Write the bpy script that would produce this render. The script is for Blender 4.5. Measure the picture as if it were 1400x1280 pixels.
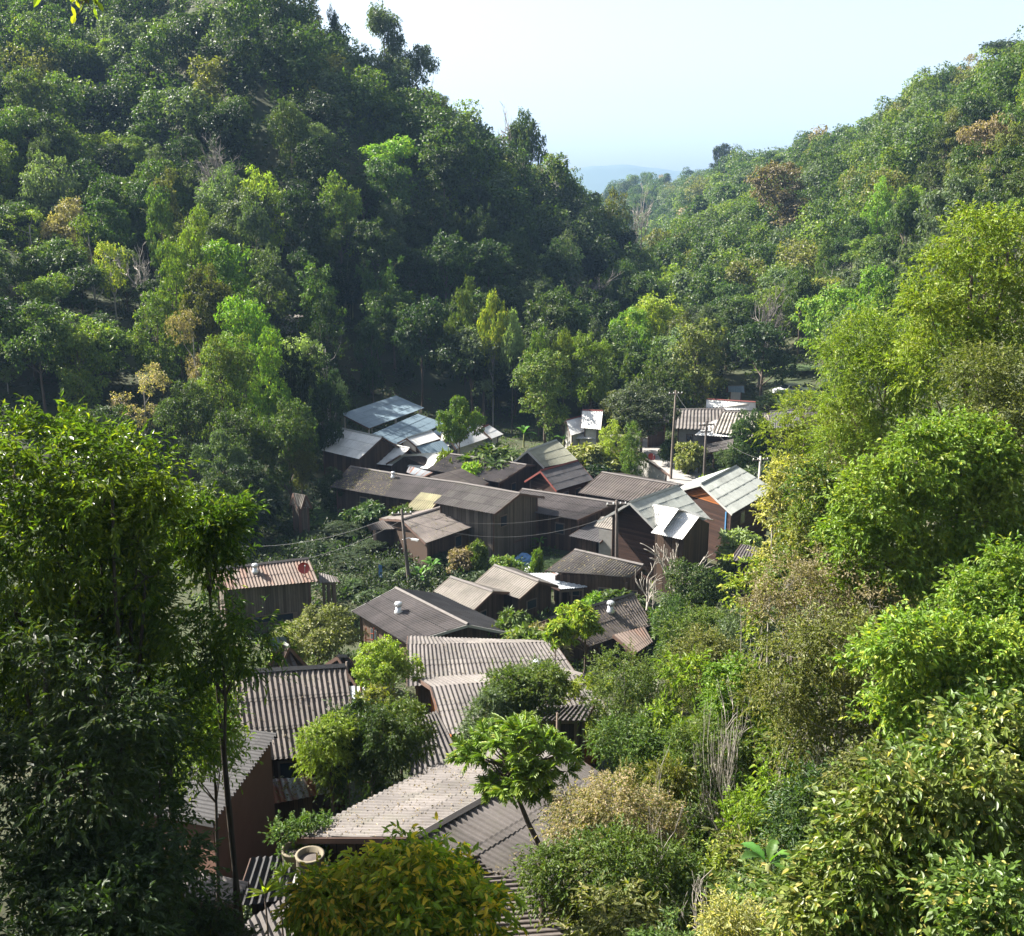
import bpy, math, random
import numpy as np
from mathutils import Vector

# ------------------------------------------------------------------ camera, sky, sun, exposure
for o in list(bpy.data.objects):
    bpy.data.objects.remove(o)
SC = bpy.context.scene
COL = SC.collection
R = math.radians
F = 1500.0                       # focal length in photo pixels (photo 1400 x 1280)
PITCH = math.atan(395.0 / F)
cam = bpy.data.cameras.new('camera')
cam.sensor_width = 36.0
cam.lens = F / 1400.0 * 36.0
cam.clip_start = 0.1
cam.clip_end = 20000
camo = bpy.data.objects.new('camera', cam)
COL.objects.link(camo)
camo.rotation_euler = (math.pi / 2 - PITCH, 0, 0)
SC.camera = camo

SUN_AZ, SUN_EL = R(-66), R(40)       # azimuth measured from +Y towards +X
world = bpy.data.worlds.new('World')
SC.world = world
world.use_nodes = True
wn = world.node_tree.nodes
wl = world.node_tree.links
wn.clear()
sky = wn.new('ShaderNodeTexSky')
sky.sky_type = 'NISHITA'
sky.sun_disc = False
sky.sun_elevation = SUN_EL
sky.sun_rotation = SUN_AZ
sky.altitude = 900
sky.air_density = 1.0
sky.dust_density = 4.0
sky.ozone_density = 1.2
bg = wn.new('ShaderNodeBackground')
bg.inputs['Strength'].default_value = 0.052
wo = wn.new('ShaderNodeOutputWorld')
whs = wn.new('ShaderNodeHueSaturation'); whs.inputs['Saturation'].default_value = .5; whs.inputs['Value'].default_value = 1.12
wl.new(sky.outputs[0], whs.inputs['Color']); wl.new(whs.outputs[0], bg.inputs['Color'])
wl.new(bg.outputs[0], wo.inputs['Surface'])

sl = bpy.data.lights.new('sun', 'SUN')
sl.energy = 5.0
sl.angle = R(0.53)
sl.color = (1.0, 0.94, 0.85)
slo = bpy.data.objects.new('sun', sl)
COL.objects.link(slo)
sdir = Vector((math.sin(SUN_AZ) * math.cos(SUN_EL), math.cos(SUN_AZ) * math.cos(SUN_EL), math.sin(SUN_EL)))
slo.rotation_euler = sdir.to_track_quat('Z', 'Y').to_euler()
slo.location = (-60, 60, 90)

vs = SC.view_settings
vs.view_transform = 'Standard'
vs.look = 'None'
vs.gamma = 1.0
vs.exposure = 2.05
SC.render.engine = 'CYCLES'
cy = SC.cycles
cy.use_denoising = True
cy.max_bounces = 5
cy.diffuse_bounces = 1
cy.glossy_bounces = 2
cy.transmission_bounces = 4
cy.volume_bounces = 0
cy.transparent_max_bounces = 6
cy.sample_clamp_indirect = 6.0
cy.caustics_reflective = False
cy.caustics_refractive = False

# ------------------------------------------------------------------ camera geometry helpers
CP, SP = math.cos(PITCH), math.sin(PITCH)
def ray(px, py):
    a, b = (px - 700) / F, (640 - py) / F
    return np.array([a, CP + b * SP, -SP + b * CP])
def U(p, z):                     # point of height z seen at a photo pixel
    d = ray(*p)
    return d * (z / d[2])
def atY(px, py, Y):
    d = ray(px, py)
    return d * (Y / d[1])
def proj(x, y, z):
    zc = y * CP - z * SP
    yc = y * SP + z * CP
    return 700 + F * x / zc, 640 - F * yc / zc

# ------------------------------------------------------------------ terrain
YK = [0, 10, 22, 30, 38, 45, 54, 67, 80, 100, 120, 140, 160, 200, 240, 300, 400, 600, 900, 1500, 4500]
base = [-2, -10, -19.5, -21.5, -23.3, -25.2, -27.2, -29.3, -30, -30.5, -31]
PROF = {
 -300: [-2, -8, -15, -19, -22, -24, -26, -27, -27, -22, -14, -6, 2, 22, 40, 62, 72, 60, 30, -20, -60],
 0:    [-2, -9, -18, -21, -23, -25, -27, -29, -30, -27, -21, -15, -9, 9, 25, 52, 66, 60, 20, -20, -60],
 200:  base[:9] + [-29.5, -23, -18, -15, 2, 24, 48, 56, 50, 10, -30, -60],
 350:  base[:9] + [-30.5, -26.5, -22, -16, 9, 37, 50, 40, 10, -20, -40, -60],
 430:  base + [-27, -16, 9, 23, 22, 10, -20, -40, -50, -60],
 520:  base + [-31, -22, 2, 15, 11, -10, -40, -50, -50, -60],
 600:  base + [-31.5, -27, -6, 8, 2, -25, -45, -50, -50, -60],
 740:  base + [-32, -30, -20, -10, -9, -30, -50, -50, -50, -60],
 870:  base + [-32, -31, -28, -26, -27, -45, -34, -9, -40, -60],
 1000: base + [-31, -30, -28, -24, -18, -10, -1, -8, -40, -60],
 1100: base + [-30, -28, -22, -16, -6, 2, 8, 0, -30, -60],
 1250: [-2, -9, -16, -19, -21, -22.5, -24, -25, -26, -25, -22, -19, -14, -4, 4, 15, 17, 12, 0, -30, -60],
 1400: [-2, -8, -12, -14, -15.5, -16, -16, -15.5, -14, -10, -6, -2, 2, 12, 20, 27, 25, 20, 0, -30, -60],
 1700: [-2, -7, -9, -9, -8, -7, -5, -3, 0, 8, 15, 20, 25, 36, 44, 52, 50, 40, 10, -30, -60],
}
PXK = np.array(sorted(PROF)); PZ = np.array([PROF[k] for k in PXK], float); YKn = np.array(YK, float)
rs0 = np.random.RandomState(5)
_NZ = [(rs0.uniform(0, 6.28), rs0.uniform(0, 6.28), rs0.uniform(0, 6.28), f) for f in (0.05, 0.08, 0.13, 0.21)]
def G(x, y):
    x = np.asarray(x, float); y = np.asarray(y, float)
    yc = np.clip(y, 0.0, 4499.0)
    px = np.clip(700 + F * x / (np.maximum(yc, 18.0) * 1.02), PXK[0], PXK[-1] - 1e-3)
    i = np.clip(np.searchsorted(PXK, px, side='right') - 1, 0, len(PXK) - 2)
    j = np.clip(np.searchsorted(YKn, yc, side='right') - 1, 0, len(YKn) - 2)
    a = (px - PXK[i]) / (PXK[i + 1] - PXK[i]); a = a * a * (3 - 2 * a)
    b = (yc - YKn[j]) / (YKn[j + 1] - YKn[j])
    z = (PZ[i, j] * (1 - a) + PZ[i + 1, j] * a) * (1 - b) + (PZ[i, j + 1] * (1 - a) + PZ[i + 1, j + 1] * a) * b
    amp = np.clip((yc - 110) / 120, 0.04, 1.0)
    for p1, p2, p3, f in _NZ:
        z = z + amp * 0.09 / f * np.sin(x * f + p1 + 1.5 * np.sin(y * f * .6 + p3)) * np.sin(y * f * .9 + p2)
    return z
def g(x, y):
    return float(G(x, y))
def hit(px, py, y0=20.0):
    d = ray(px, py)
    for Y in np.arange(y0, 900, 0.25):
        p = d * (Y / d[1])
        if p[2] <= g(p[0], p[1]):
            return p
    return d * (900 / d[1])

# ------------------------------------------------------------------ mesh helpers
def mesh_np(name, V, Fq, mat, uv=None, smooth=False):
    V = np.asarray(V, np.float32); Fq = np.asarray(Fq, np.int32)
    me = bpy.data.meshes.new(name)
    me.vertices.add(len(V)); me.vertices.foreach_set('co', V.ravel())
    n, k = Fq.shape
    me.loops.add(n * k); me.loops.foreach_set('vertex_index', Fq.ravel())
    me.polygons.add(n); me.polygons.foreach_set('loop_start', np.arange(0, n * k, k, dtype=np.int32))
    me.polygons.foreach_set('use_smooth', np.full(n, bool(smooth)))
    if uv is not None:
        l = me.uv_layers.new(name='UVMap')
        l.data.foreach_set('uv', np.asarray(uv, np.float32)[Fq.ravel()].ravel())
    me.update()
    if mat: me.materials.append(mat)
    return me
def link(name, me, parent=None, loc=None, rz=0, sc=None):
    o = bpy.data.objects.new(name, me); COL.objects.link(o)
    if parent is not None: o.parent = parent
    if loc is not None: o.location = loc
    if rz: o.rotation_euler = (0, 0, rz)
    if sc is not None: o.scale = sc
    return o
def tag(o, label, cat, group=None, kind=None):
    if label: o['label'] = label
    if cat: o['category'] = cat
    if group: o['group'] = group
    if kind: o['kind'] = kind
    return o
def thing(name, loc, label, cat, group=None, rz=0):
    return tag(link(name, None, loc=loc, rz=rz), label, cat, group)
class MB:
    def __init__(s): s.v = []; s.f = []; s.n = 0
    def add(s, V, Fs):
        V = np.asarray(V, float); s.v.append(V)
        s.f += [tuple(int(i) + s.n for i in f) for f in Fs]; s.n += len(V)
    def box(s, c, sx, sy, sz, rz=0.0):
        c_, s_ = math.cos(rz), math.sin(rz)
        P = [(x, y, z) for z in (-.5, .5) for x, y in ((-.5, -.5), (.5, -.5), (.5, .5), (-.5, .5))]
        V = [(c[0] + x * sx * c_ - y * sy * s_, c[1] + x * sx * s_ + y * sy * c_, c[2] + z * sz) for x, y, z in P]
        s.add(V, [(0, 3, 2, 1), (4, 5, 6, 7), (0, 1, 5, 4), (1, 2, 6, 5), (2, 3, 7, 6), (3, 0, 4, 7)])
    def beam(s, a, b, w, h, up=(0, 0, 1)):
        a = np.array(a, float); b = np.array(b, float); d = b - a; d /= np.linalg.norm(d) + 1e-9
        u = np.array(up, float); sd = np.cross(d, u); sd /= np.linalg.norm(sd) + 1e-9; u = np.cross(sd, d)
        V = [p + sd * i * w / 2 + u * j * h / 2 for p in (a, b) for i, j in ((-1, -1), (1, -1), (1, 1), (-1, 1))]
        s.add(V, [(0, 3, 2, 1), (4, 5, 6, 7), (0, 1, 5, 4), (1, 2, 6, 5), (2, 3, 7, 6), (3, 0, 4, 7)])
    def tube(s, pts, rad, n=6):
        pts = np.asarray(pts, float); m = len(pts)
        T = np.gradient(pts, axis=0); T /= np.linalg.norm(T, axis=1)[:, None] + 1e-9
        ref = np.array([1, 0, 0]) if abs(T[0][2]) > .8 else np.array([0, 0, 1])
        V = []
        for i in range(m):
            a = np.cross(T[i], ref); a /= np.linalg.norm(a) + 1e-9; b = np.cross(T[i], a)
            for k in range(n):
                t = 2 * math.pi * k / n
                V.append(pts[i] + rad[i] * (math.cos(t) * a + math.sin(t) * b))
        Fs = [(i * n + k, i * n + (k + 1) % n, (i + 1) * n + (k + 1) % n, (i + 1) * n + k) for i in range(m - 1) for k in range(n)]
        Fs.append(tuple(range(n))); Fs.append(tuple((m - 1) * n + k for k in range(n)))
        s.add(V, Fs)
    def lathe(s, c, prof, n=14):
        V = [(c[0] + r * math.cos(2 * math.pi * k / n), c[1] + r * math.sin(2 * math.pi * k / n), c[2] + z) for r, z in prof for k in range(n)]
        m = len(prof)
        Fs = [(i * n + k, i * n + (k + 1) % n, (i + 1) * n + (k + 1) % n, (i + 1) * n + k) for i in range(m - 1) for k in range(n)]
        Fs += [tuple(range(n))[::-1], tuple((m - 1) * n + k for k in range(n))]
        s.add(V, Fs)
    def mesh(s, name, mat, smooth=False):
        me = bpy.data.meshes.new(name)
        me.from_pydata([tuple(p) for p in np.vstack(s.v)], [], s.f)
        if smooth: me.polygons.foreach_set('use_smooth', np.ones(len(me.polygons), bool))
        me.update(); me.materials.append(mat); return me
    def build(s, name, mat, parent=None, smooth=False, loc=None):
        off = np.array(parent.location) if (parent is not None and loc is None) else np.zeros(3)
        s.v = [v - off for v in s.v]
        return link(name, s.mesh(name, mat, smooth), parent)

# ------------------------------------------------------------------ materials
def newmat(name):
    m = bpy.data.materials.new(name); m.use_nodes = True
    nt = m.node_tree; nt.nodes.clear()
    out = nt.nodes.new('ShaderNodeOutputMaterial')
    return m, nt, out
def mathn(nt, op, a, b=None, c=None):
    n = nt.nodes.new('ShaderNodeMath'); n.operation = op
    for i, v in enumerate((a, b, c)):
        if v is None: continue
        if isinstance(v, (int, float)): n.inputs[i].default_value = v
        else: nt.links.new(v, n.inputs[i])
    return n.outputs[0]
def mixc(nt, f, a, b, bt='MIX'):
    n = nt.nodes.new('ShaderNodeMix'); n.data_type = 'RGBA'; n.blend_type = bt
    for i, v in ((0, f), (6, a), (7, b)):
        if isinstance(v, (int, float)): n.inputs[i].default_value = v
        elif isinstance(v, tuple): n.inputs[i].default_value = (*v[:3], 1)
        else: nt.links.new(v, n.inputs[i])
    return n.outputs[2]
def noise(nt, vec, scale, detail=3, rough=.55):
    n = nt.nodes.new('ShaderNodeTexNoise'); n.inputs['Scale'].default_value = scale
    n.inputs['Detail'].default_value = detail; n.inputs['Roughness'].default_value = rough
    if vec is not None: nt.links.new(vec, n.inputs['Vector'])
    return n.outputs['Fac']
def ramp(nt, f, lo, hi):
    n = nt.nodes.new('ShaderNodeMapRange'); nt.links.new(f, n.inputs[0])
    n.inputs[1].default_value = lo; n.inputs[2].default_value = hi
    return n.outputs[0]
def mapping(nt, src, sc):
    n = nt.nodes.new('ShaderNodeMapping'); nt.links.new(src, n.inputs[0]); n.inputs['Scale'].default_value = sc
    return n.outputs[0]
def prin(nt, out, col, rough=.8, metal=0.0, bump=None, bstr=.3, spec=.3):
    p = nt.nodes.new('ShaderNodeBsdfPrincipled')
    if isinstance(col, tuple): p.inputs['Base Color'].default_value = (*col[:3], 1)
    else: nt.links.new(col, p.inputs['Base Color'])
    if isinstance(rough, (int, float)): p.inputs['Roughness'].default_value = rough
    else: nt.links.new(rough, p.inputs['Roughness'])
    p.inputs['Metallic'].default_value = metal
    p.inputs['Specular IOR Level'].default_value = spec
    if bump is not None:
        b = nt.nodes.new('ShaderNodeBump'); b.inputs['Strength'].default_value = bstr; b.inputs['Distance'].default_value = .05
        nt.links.new(bump, b.inputs['Height']); nt.links.new(b.outputs[0], p.inputs['Normal'])
    nt.links.new(p.outputs[0], out.inputs['Surface'])
    return p

LARG = {}
def leaf_mat(name, col, var=.42, **kw):
    LARG[name] = (col, var, kw); return leaf_mat_(name, col, var, **kw)
def leaf_mat_(name, col, var=.42, ovar=.85, trans=.30, yellow=None, yfrac=.2, rough=.52):
    m, nt, out = newmat(name)
    geo = nt.nodes.new('ShaderNodeNewGeometry'); oi = nt.nodes.new('ShaderNodeObjectInfo')
    tc = nt.nodes.new('ShaderNodeTexCoord')
    isl = geo.outputs['Random Per Island']
    cl = noise(nt, tc.outputs['Object'], .55, 2)
    dark = tuple(c * (1 - var) for c in col); lite = tuple(min(1, c * (1 + var * 1.2)) for c in col)
    c = mixc(nt, isl, dark, lite)
    y = yellow or (col[0] * 2.0, col[1] * 1.4, col[2] * .9)
    yf = mathn(nt, 'MULTIPLY', ramp(nt, cl, .5, .72), .45)
    c = mixc(nt, yf, c, y)
    if yfrac > 0:      # scattered leaves that are a different colour
        wn_ = nt.nodes.new('ShaderNodeTexWhiteNoise'); wn_.noise_dimensions = '1D'
        nt.links.new(isl, wn_.inputs['W'])
        c = mixc(nt, mathn(nt, 'LESS_THAN', wn_.outputs[0], yfrac), c, y)
    hs = nt.nodes.new('ShaderNodeHueSaturation')
    nt.links.new(mathn(nt, 'ADD', mathn(nt, 'MULTIPLY', oi.outputs['Random'], .03), .488), hs.inputs['Hue'])
    w2 = nt.nodes.new('ShaderNodeTexWhiteNoise'); w2.noise_dimensions = '1D'; nt.links.new(oi.outputs['Random'], w2.inputs['W'])
    nt.links.new(mathn(nt, 'ADD', mathn(nt, 'MULTIPLY', w2.outputs[0], ovar), 1.05 - ovar / 2), hs.inputs['Value'])
    nt.links.new(c, hs.inputs['Color'])
    p = nt.nodes.new('ShaderNodeBsdfPrincipled'); nt.links.new(hs.outputs[0], p.inputs['Base Color'])
    p.inputs['Roughness'].default_value = rough; p.inputs['Specular IOR Level'].default_value = .3
    t = nt.nodes.new('ShaderNodeBsdfTranslucent')
    tcx = mixc(nt, 1.0, hs.outputs[0], (1.75, 1.95, .5), 'MULTIPLY'); nt.links.new(tcx, t.inputs['Color'])
    mx = nt.nodes.new('ShaderNodeMixShader'); mx.inputs[0].default_value = trans
    nt.links.new(p.outputs[0], mx.inputs[1]); nt.links.new(t.outputs[0], mx.inputs[2])
    nt.links.new(mx.outputs[0], out.inputs['Surface'])
    return m
LM = {
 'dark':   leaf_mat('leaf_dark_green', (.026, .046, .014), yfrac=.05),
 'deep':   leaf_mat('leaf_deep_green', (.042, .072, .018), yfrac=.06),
 'green':  leaf_mat('leaf_mid_green', (.070, .112, .022), yfrac=.08),
 'bright': leaf_mat('leaf_bright_green', (.110, .180, .024), yfrac=.1),
 'yellow': leaf_mat('leaf_yellow_green', (.150, .200, .026), yfrac=.12, yellow=(.24, .26, .03)),
 'pale':   leaf_mat('leaf_pale_green', (.20, .255, .105), yfrac=.05, yellow=(.21, .25, .10)),
 'blue':   leaf_mat('leaf_grey_green', (.078, .108, .052), yfrac=.04, yellow=(.14, .17, .08)),
 'olive':  leaf_mat('leaf_olive', (.110, .124, .034), yfrac=.12, yellow=(.19, .18, .05)),
 'brown':  leaf_mat('leaf_dry_brown', (.155, .125, .068), yfrac=.25, yellow=(.25, .20, .12), trans=.25),
 'gold':   leaf_mat('leaf_gold', (.14, .20, .028), yfrac=.2, yellow=(.36, .37, .05)),
 'tree_left': leaf_mat('leaf_glossy', (.052, .086, .014), yfrac=.15, yellow=(.17, .20, .02), trans=.42, rough=.33),
 'autumn': leaf_mat('leaf_autumn', (.085, .130, .026), yfrac=.09, yellow=(.34, .30, .09), rough=.4),
 'croton': leaf_mat('leaf_croton', (.17, .225, .018), yfrac=.24, yellow=(.62, .42, .05), rough=.4, trans=.45),
 'dry':    leaf_mat('leaf_dry_yellow', (.20, .20, .075), yfrac=.25, yellow=(.48, .41, .13)),
 'pink':   leaf_mat('leaf_pinkish', (.17, .165, .08), yfrac=.3, yellow=(.36, .28, .18)),
}
def near_mat(k):
    n = LM[k].name; q = n + '_near'
    if q not in bpy.data.materials:
        c, v, kw = LARG[n]; leaf_mat_(q, c, v, ovar=.12, **kw)
    return bpy.data.materials[q]
def bark_mat(name, col):
    m, nt, out = newmat(name)
    tc = nt.nodes.new('ShaderNodeTexCoord'); v = mapping(nt, tc.outputs['Object'], (6, 6, 1.2))
    f = noise(nt, v, 2.0, 4)
    prin(nt, out, mixc(nt, f, tuple(c * .5 for c in col), tuple(c * 1.5 for c in col)), .9, bump=f, bstr=.6)
    return m
BARK = bark_mat('bark_brown', (.11, .085, .065)); BARKP = bark_mat('bark_pale', (.33, .30, .26)); BARKD = bark_mat('bark_dark', (.05, .04, .03)); BARKG = bark_mat('bark_grey', (.15, .135, .12))
CULM = bark_mat('bamboo_culm', (.16, .17, .06))

def roof_mat(name, col, col2, seam=.5, streak=.5, rough=.75, metal=0., sheetvar=.25, sheet=(1.0, 1.2), moss=.0, rust=0., spec=.3):
    m, nt, out = newmat(name)
    uv = nt.nodes.new('ShaderNodeUVMap'); oi = nt.nodes.new('ShaderNodeObjectInfo')
    a = nt.nodes.new('ShaderNodeVectorMath'); a.operation = 'ADD'; nt.links.new(uv.outputs[0], a.inputs[0])
    cmb = nt.nodes.new('ShaderNodeCombineXYZ'); nt.links.new(mathn(nt, 'MULTIPLY', oi.outputs['Random'], 0.0), cmb.inputs[0])
    nt.links.new(mathn(nt, 'MULTIPLY', oi.outputs['Random'], 57.0), cmb.inputs[2])
    nt.links.new(cmb.outputs[0], a.inputs[1]); v = a.outputs[0]
    st = noise(nt, mapping(nt, v, (3.2, .35, 1)), 1.6, 4, .65)
    bl = noise(nt, v, .55, 4, .6); fine = noise(nt, v, 9.0, 3, .7)
    c = mixc(nt, mathn(nt, 'MULTIPLY', ramp(nt, st, .38, .68), streak), col, col2)
    c = mixc(nt, mathn(nt, 'MULTIPLY', ramp(nt, bl, .45, .75), .6), c, tuple(x * .55 for x in col2))
    c = mixc(nt, mathn(nt, 'MULTIPLY', ramp(nt, fine, .5, .8), .35), c, tuple(min(.9, x * 1.6) for x in col))
    # tone of each sheet
    sp = nt.nodes.new('ShaderNodeSeparateXYZ'); nt.links.new(v, sp.inputs[0])
    cu = mathn(nt, 'FLOOR', mathn(nt, 'DIVIDE', sp.outputs[0], sheet[0])); cv = mathn(nt, 'FLOOR', mathn(nt, 'DIVIDE', sp.outputs[1], sheet[1]))
    w = nt.nodes.new('ShaderNodeTexWhiteNoise'); w.noise_dimensions = '3D'
    cc = nt.nodes.new('ShaderNodeCombineXYZ'); nt.links.new(cu, cc.inputs[0]); nt.links.new(cv, cc.inputs[1]); nt.links.new(sp.outputs[2], cc.inputs[2])
    nt.links.new(cc.outputs[0], w.inputs['Vector'])
    val = mathn(nt, 'ADD', mathn(nt, 'MULTIPLY', w.outputs[0], sheetvar), 1 - sheetvar / 2)
    fr = mathn(nt, 'FRACT', mathn(nt, 'DIVIDE', sp.outputs[1], sheet[1]))
    ln = mathn(nt, 'GREATER_THAN', fr, .95)
    val = mathn(nt, 'MULTIPLY', val, mathn(nt, 'SUBTRACT', 1.0, mathn(nt, 'MULTIPLY', ln, seam)))
    hs = nt.nodes.new('ShaderNodeHueSaturation'); nt.links.new(val, hs.inputs['Value']); nt.links.new(c, hs.inputs['Color'])
    c = hs.outputs[0]
    if moss: c = mixc(nt, mathn(nt, 'MULTIPLY', ramp(nt, noise(nt, v, 1.3, 5, .7), .52, .7), moss), c, (.10, .11, .05))
    if rust:
        rn = noise(nt, mapping(nt, v, (1.4, .25, 1)), 1.0, 4, .6)
        c = mixc(nt, mathn(nt, 'MULTIPLY', ramp(nt, rn, .52, .58), rust), c, (.26, .11, .06))
    prin(nt, out, c, rough, metal, spec=spec, bump=fine, bstr=.15)
    return m
RM = {
 'dark':  roof_mat('roof_dark_fibre_cement', (.085, .074, .072), (.045, .038, .036), sheetvar=.35),
 'brown': roof_mat('roof_brown_fibre_cement', (.128, .108, .097), (.064, .053, .046), moss=.2, sheetvar=.35),
 'mid':   roof_mat('roof_grey_fibre_cement', (.135, .121, .113), (.068, .058, .052), moss=.2, sheetvar=.35),
 'light': roof_mat('roof_pale_fibre_cement', (.27, .245, .212), (.165, .145, .122), moss=.15, sheetvar=.3),
 'rustb': roof_mat('roof_rusty_brown', (.175, .135, .112), (.10, .068, .052), moss=.1, rust=.25),
 'black': roof_mat('roof_charcoal', (.042, .041, .042), (.024, .023, .024)),
 'white': roof_mat('roof_white_metal', (.72, .71, .68), (.56, .55, .52), sheetvar=.1, streak=.6, rough=.5, seam=.2),
 'cream': roof_mat('roof_cream_tile', (.27, .27, .205), (.19, .185, .14), sheetvar=.14, seam=.5, sheet=(2.0, 1.05)),
 'sage':  roof_mat('roof_grey_green_tile', (.36, .38, .35), (.26, .27, .25), sheetvar=.14, seam=.5, sheet=(2.0, 1.0)),
 'slate': roof_mat('roof_slate_tile', (.085, .081, .084), (.055, .052, .054), sheetvar=.14, seam=.5, sheet=(2.0, 1.0)),
 'blue':  roof_mat('roof_blue_metal', (.17, .23, .27), (.12, .17, .21), sheetvar=.14, streak=.8, rough=.45, seam=.2),
 'tin':   roof_mat('roof_rusted_tin', (.38, .41, .44), (.27, .29, .31), rust=.95, sheetvar=.3, rough=.5),
 'yell':  roof_mat('roof_yellowed_plastic', (.36, .335, .20), (.25, .22, .14), moss=.3),
}
def wood_mat(name, col, plank=.16, vert=True, contrast=.6):
    m, nt, out = newmat(name)
    tc = nt.nodes.new('ShaderNodeTexCoord'); sp = nt.nodes.new('ShaderNodeSeparateXYZ'); nt.links.new(tc.outputs['Object'], sp.inputs[0])
    h = mathn(nt, 'ADD', mathn(nt, 'MULTIPLY', sp.outputs[0], .83), mathn(nt, 'MULTIPLY', sp.outputs[1], .62))
    q = h if vert else sp.outputs[2]
    k = mathn(nt, 'DIVIDE', q, plank)
    w = nt.nodes.new('ShaderNodeTexWhiteNoise'); w.noise_dimensions = '1D'; nt.links.new(mathn(nt, 'FLOOR', k), w.inputs['W'])
    gap = mathn(nt, 'LESS_THAN', mathn(nt, 'FRACT', k), .1)
    st = noise(nt, mapping(nt, tc.outputs['Object'], (7, 7, .7) if vert else (.8, .8, 8)), 1.5, 4, .7)
    c = mixc(nt, w.outputs[0], tuple(x * (1 - contrast * .6) for x in col), tuple(x * (1 + contrast * .5) for x in col))
    c = mixc(nt, mathn(nt, 'MULTIPLY', ramp(nt, st, .45, .75), .6), c, tuple(x * .4 for x in col))
    c = mixc(nt, mathn(nt, 'MULTIPLY', gap, .8), c, tuple(x * .15 for x in col))
    prin(nt, out, c, .85, bump=mathn(nt, 'SUBTRACT', 1.0, gap), bstr=.5)
    return m
WM = {
 'grey':  wood_mat('wall_weathered_planks', (.13, .108, .086)),
 'brown': wood_mat('wall_brown_planks', (.085, .055, .038)),
 'red':   wood_mat('wall_red_brown_boards', (.052, .027, .019), .2, False),
 'orange': wood_mat('wall_orange_boards', (.30, .105, .030), .25, False, .3),
 'dark':  wood_mat('wall_dark_boards', (.055, .038, .03)),
}
def plain(name, col, rough=.7, metal=0., nz=.35, scale=3.0, spec=.4):
    m, nt, out = newmat(name); tc = nt.nodes.new('ShaderNodeTexCoord')
    f = noise(nt, tc.outputs['Object'], scale, 5, .65)
    prin(nt, out, mixc(nt, f, tuple(c * (1 - nz) for c in col), tuple(min(1, c * (1 + nz)) for c in col)), rough, metal, spec=spec, bump=f, bstr=.1)
    return m
M = {
 'concrete': plain('concrete_grey', (.30, .29, .27), .9), 'plaster': plain('plaster_pale', (.42, .40, .36), .9),
 'redwall': plain('plaster_red_brown', (.12, .060, .040), .9, nz=.3, scale=1.5),
 'cap': plain('ridge_cap_grey', (.115, .103, .096), .8), 'capd': plain('ridge_cap_charcoal', (.05, .05, .052), .8),
 'capw': plain('ridge_cap_pale', (.34, .35, .33), .7), 'capr': plain('ridge_cap_red', (.17, .045, .035), .7),
 'board': plain('bargeboard_brown', (.10, .06, .045), .8), 'boardw': plain('bargeboard_pale', (.36, .36, .34), .7),
 'glass': plain('window_glass', (.03, .04, .05), .12, nz=.1, spec=.8), 'steel': plain('galvanised_steel', (.62, .63, .64), .38, .6, nz=.15),
 'reddish': plain('dish_red', (.36, .045, .03), .5), 'post': plain('post_wood', (.16, .12, .09), .85), 'postw': plain('post_pale', (.50, .46, .40), .8),
 'bluep': plain('paint_blue', (.08, .22, .42), .6), 'pole': plain('pole_concrete', (.13, .105, .085), .85), 'wire': plain('wire_black', (.03, .03, .03), .6),
 'poled': plain('pole_dark', (.09, .075, .065), .85), 'white': plain('paint_white', (.75, .75, .73), .5, nz=.08), 'tarp': plain('tarp_blue', (.10, .22, .42), .5),
 'rubber': plain('rubber', (.02, .02, .02), .8), 'car': plain('car_paint_white', (.75, .76, .78), .25, nz=.04, spec=.6), 'orange': plain('paint_orange', (.5, .11, .05), .6),
 'brick': plain('brick_red', (.30, .11, .07), .9, nz=.4, scale=9), 'cloth': plain('cloth_white', (.7, .7, .72), .9),
 'banana': leaf_mat('leaf_banana', (.055, .125, .02), yfrac=0, rough=.5), 'jar': plain('jar_clay', (.17, .145, .10), .85),
}
# ground, road
def ground_mat():
    m, nt, out = newmat('forest_soil'); tc = nt.nodes.new('ShaderNodeTexCoord')
    a = noise(nt, tc.outputs['Object'], .08, 6, .65); b = noise(nt, tc.outputs['Object'], 1.6, 5, .7)
    c = mixc(nt, ramp(nt, a, .35, .65), (.034, .050, .018), (.062, .056, .030))
    c = mixc(nt, mathn(nt, 'MULTIPLY', ramp(nt, b, .4, .7), .7), c, (.03, .042, .016))
    prin(nt, out, c, .95, bump=b, bstr=.9); return m
def road_mat():
    m, nt, out = newmat('road_concrete'); tc = nt.nodes.new('ShaderNodeTexCoord')
    a = noise(nt, tc.outputs['Object'], .5, 5, .6); b = noise(nt, tc.outputs['Object'], 7, 3, .7)
    c = mixc(nt, ramp(nt, a, .35, .7), (.26, .25, .235), (.17, .16, .15)); c = mixc(nt, mathn(nt, 'MULTIPLY', b, .3), c, (.45, .44, .42))
    prin(nt, out, c, .9, bump=b, bstr=.2); return m
#GROUND
def axis(lim, s, grow):
    a = [0.0]
    while a[-1] < lim:
        a.append(a[-1] + max(s, a[-1] * grow))
    return a
xs = axis(3200, 1.6, .028); xs = np.array([-v for v in xs[::-1][:-1]] + xs)
ys = np.array([-v for v in axis(300, 6, .1)[::-1][:-1]] + axis(5400, 1.6, .014))
XX, YY = np.meshgrid(xs, ys); ZZ = G(XX, YY)
nx, ny = len(xs), len(ys)
idx = np.arange(nx * ny).reshape(ny, nx)
FQ = np.stack([idx[:-1, :-1], idx[:-1, 1:], idx[1:, 1:], idx[1:, :-1]], -1).reshape(-1, 4)
gnd = link('ground', mesh_np('ground', np.stack([XX, YY, ZZ], -1).reshape(-1, 3), FQ, ground_mat(), smooth=True))
tag(gnd, None, None, kind='structure')
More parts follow.
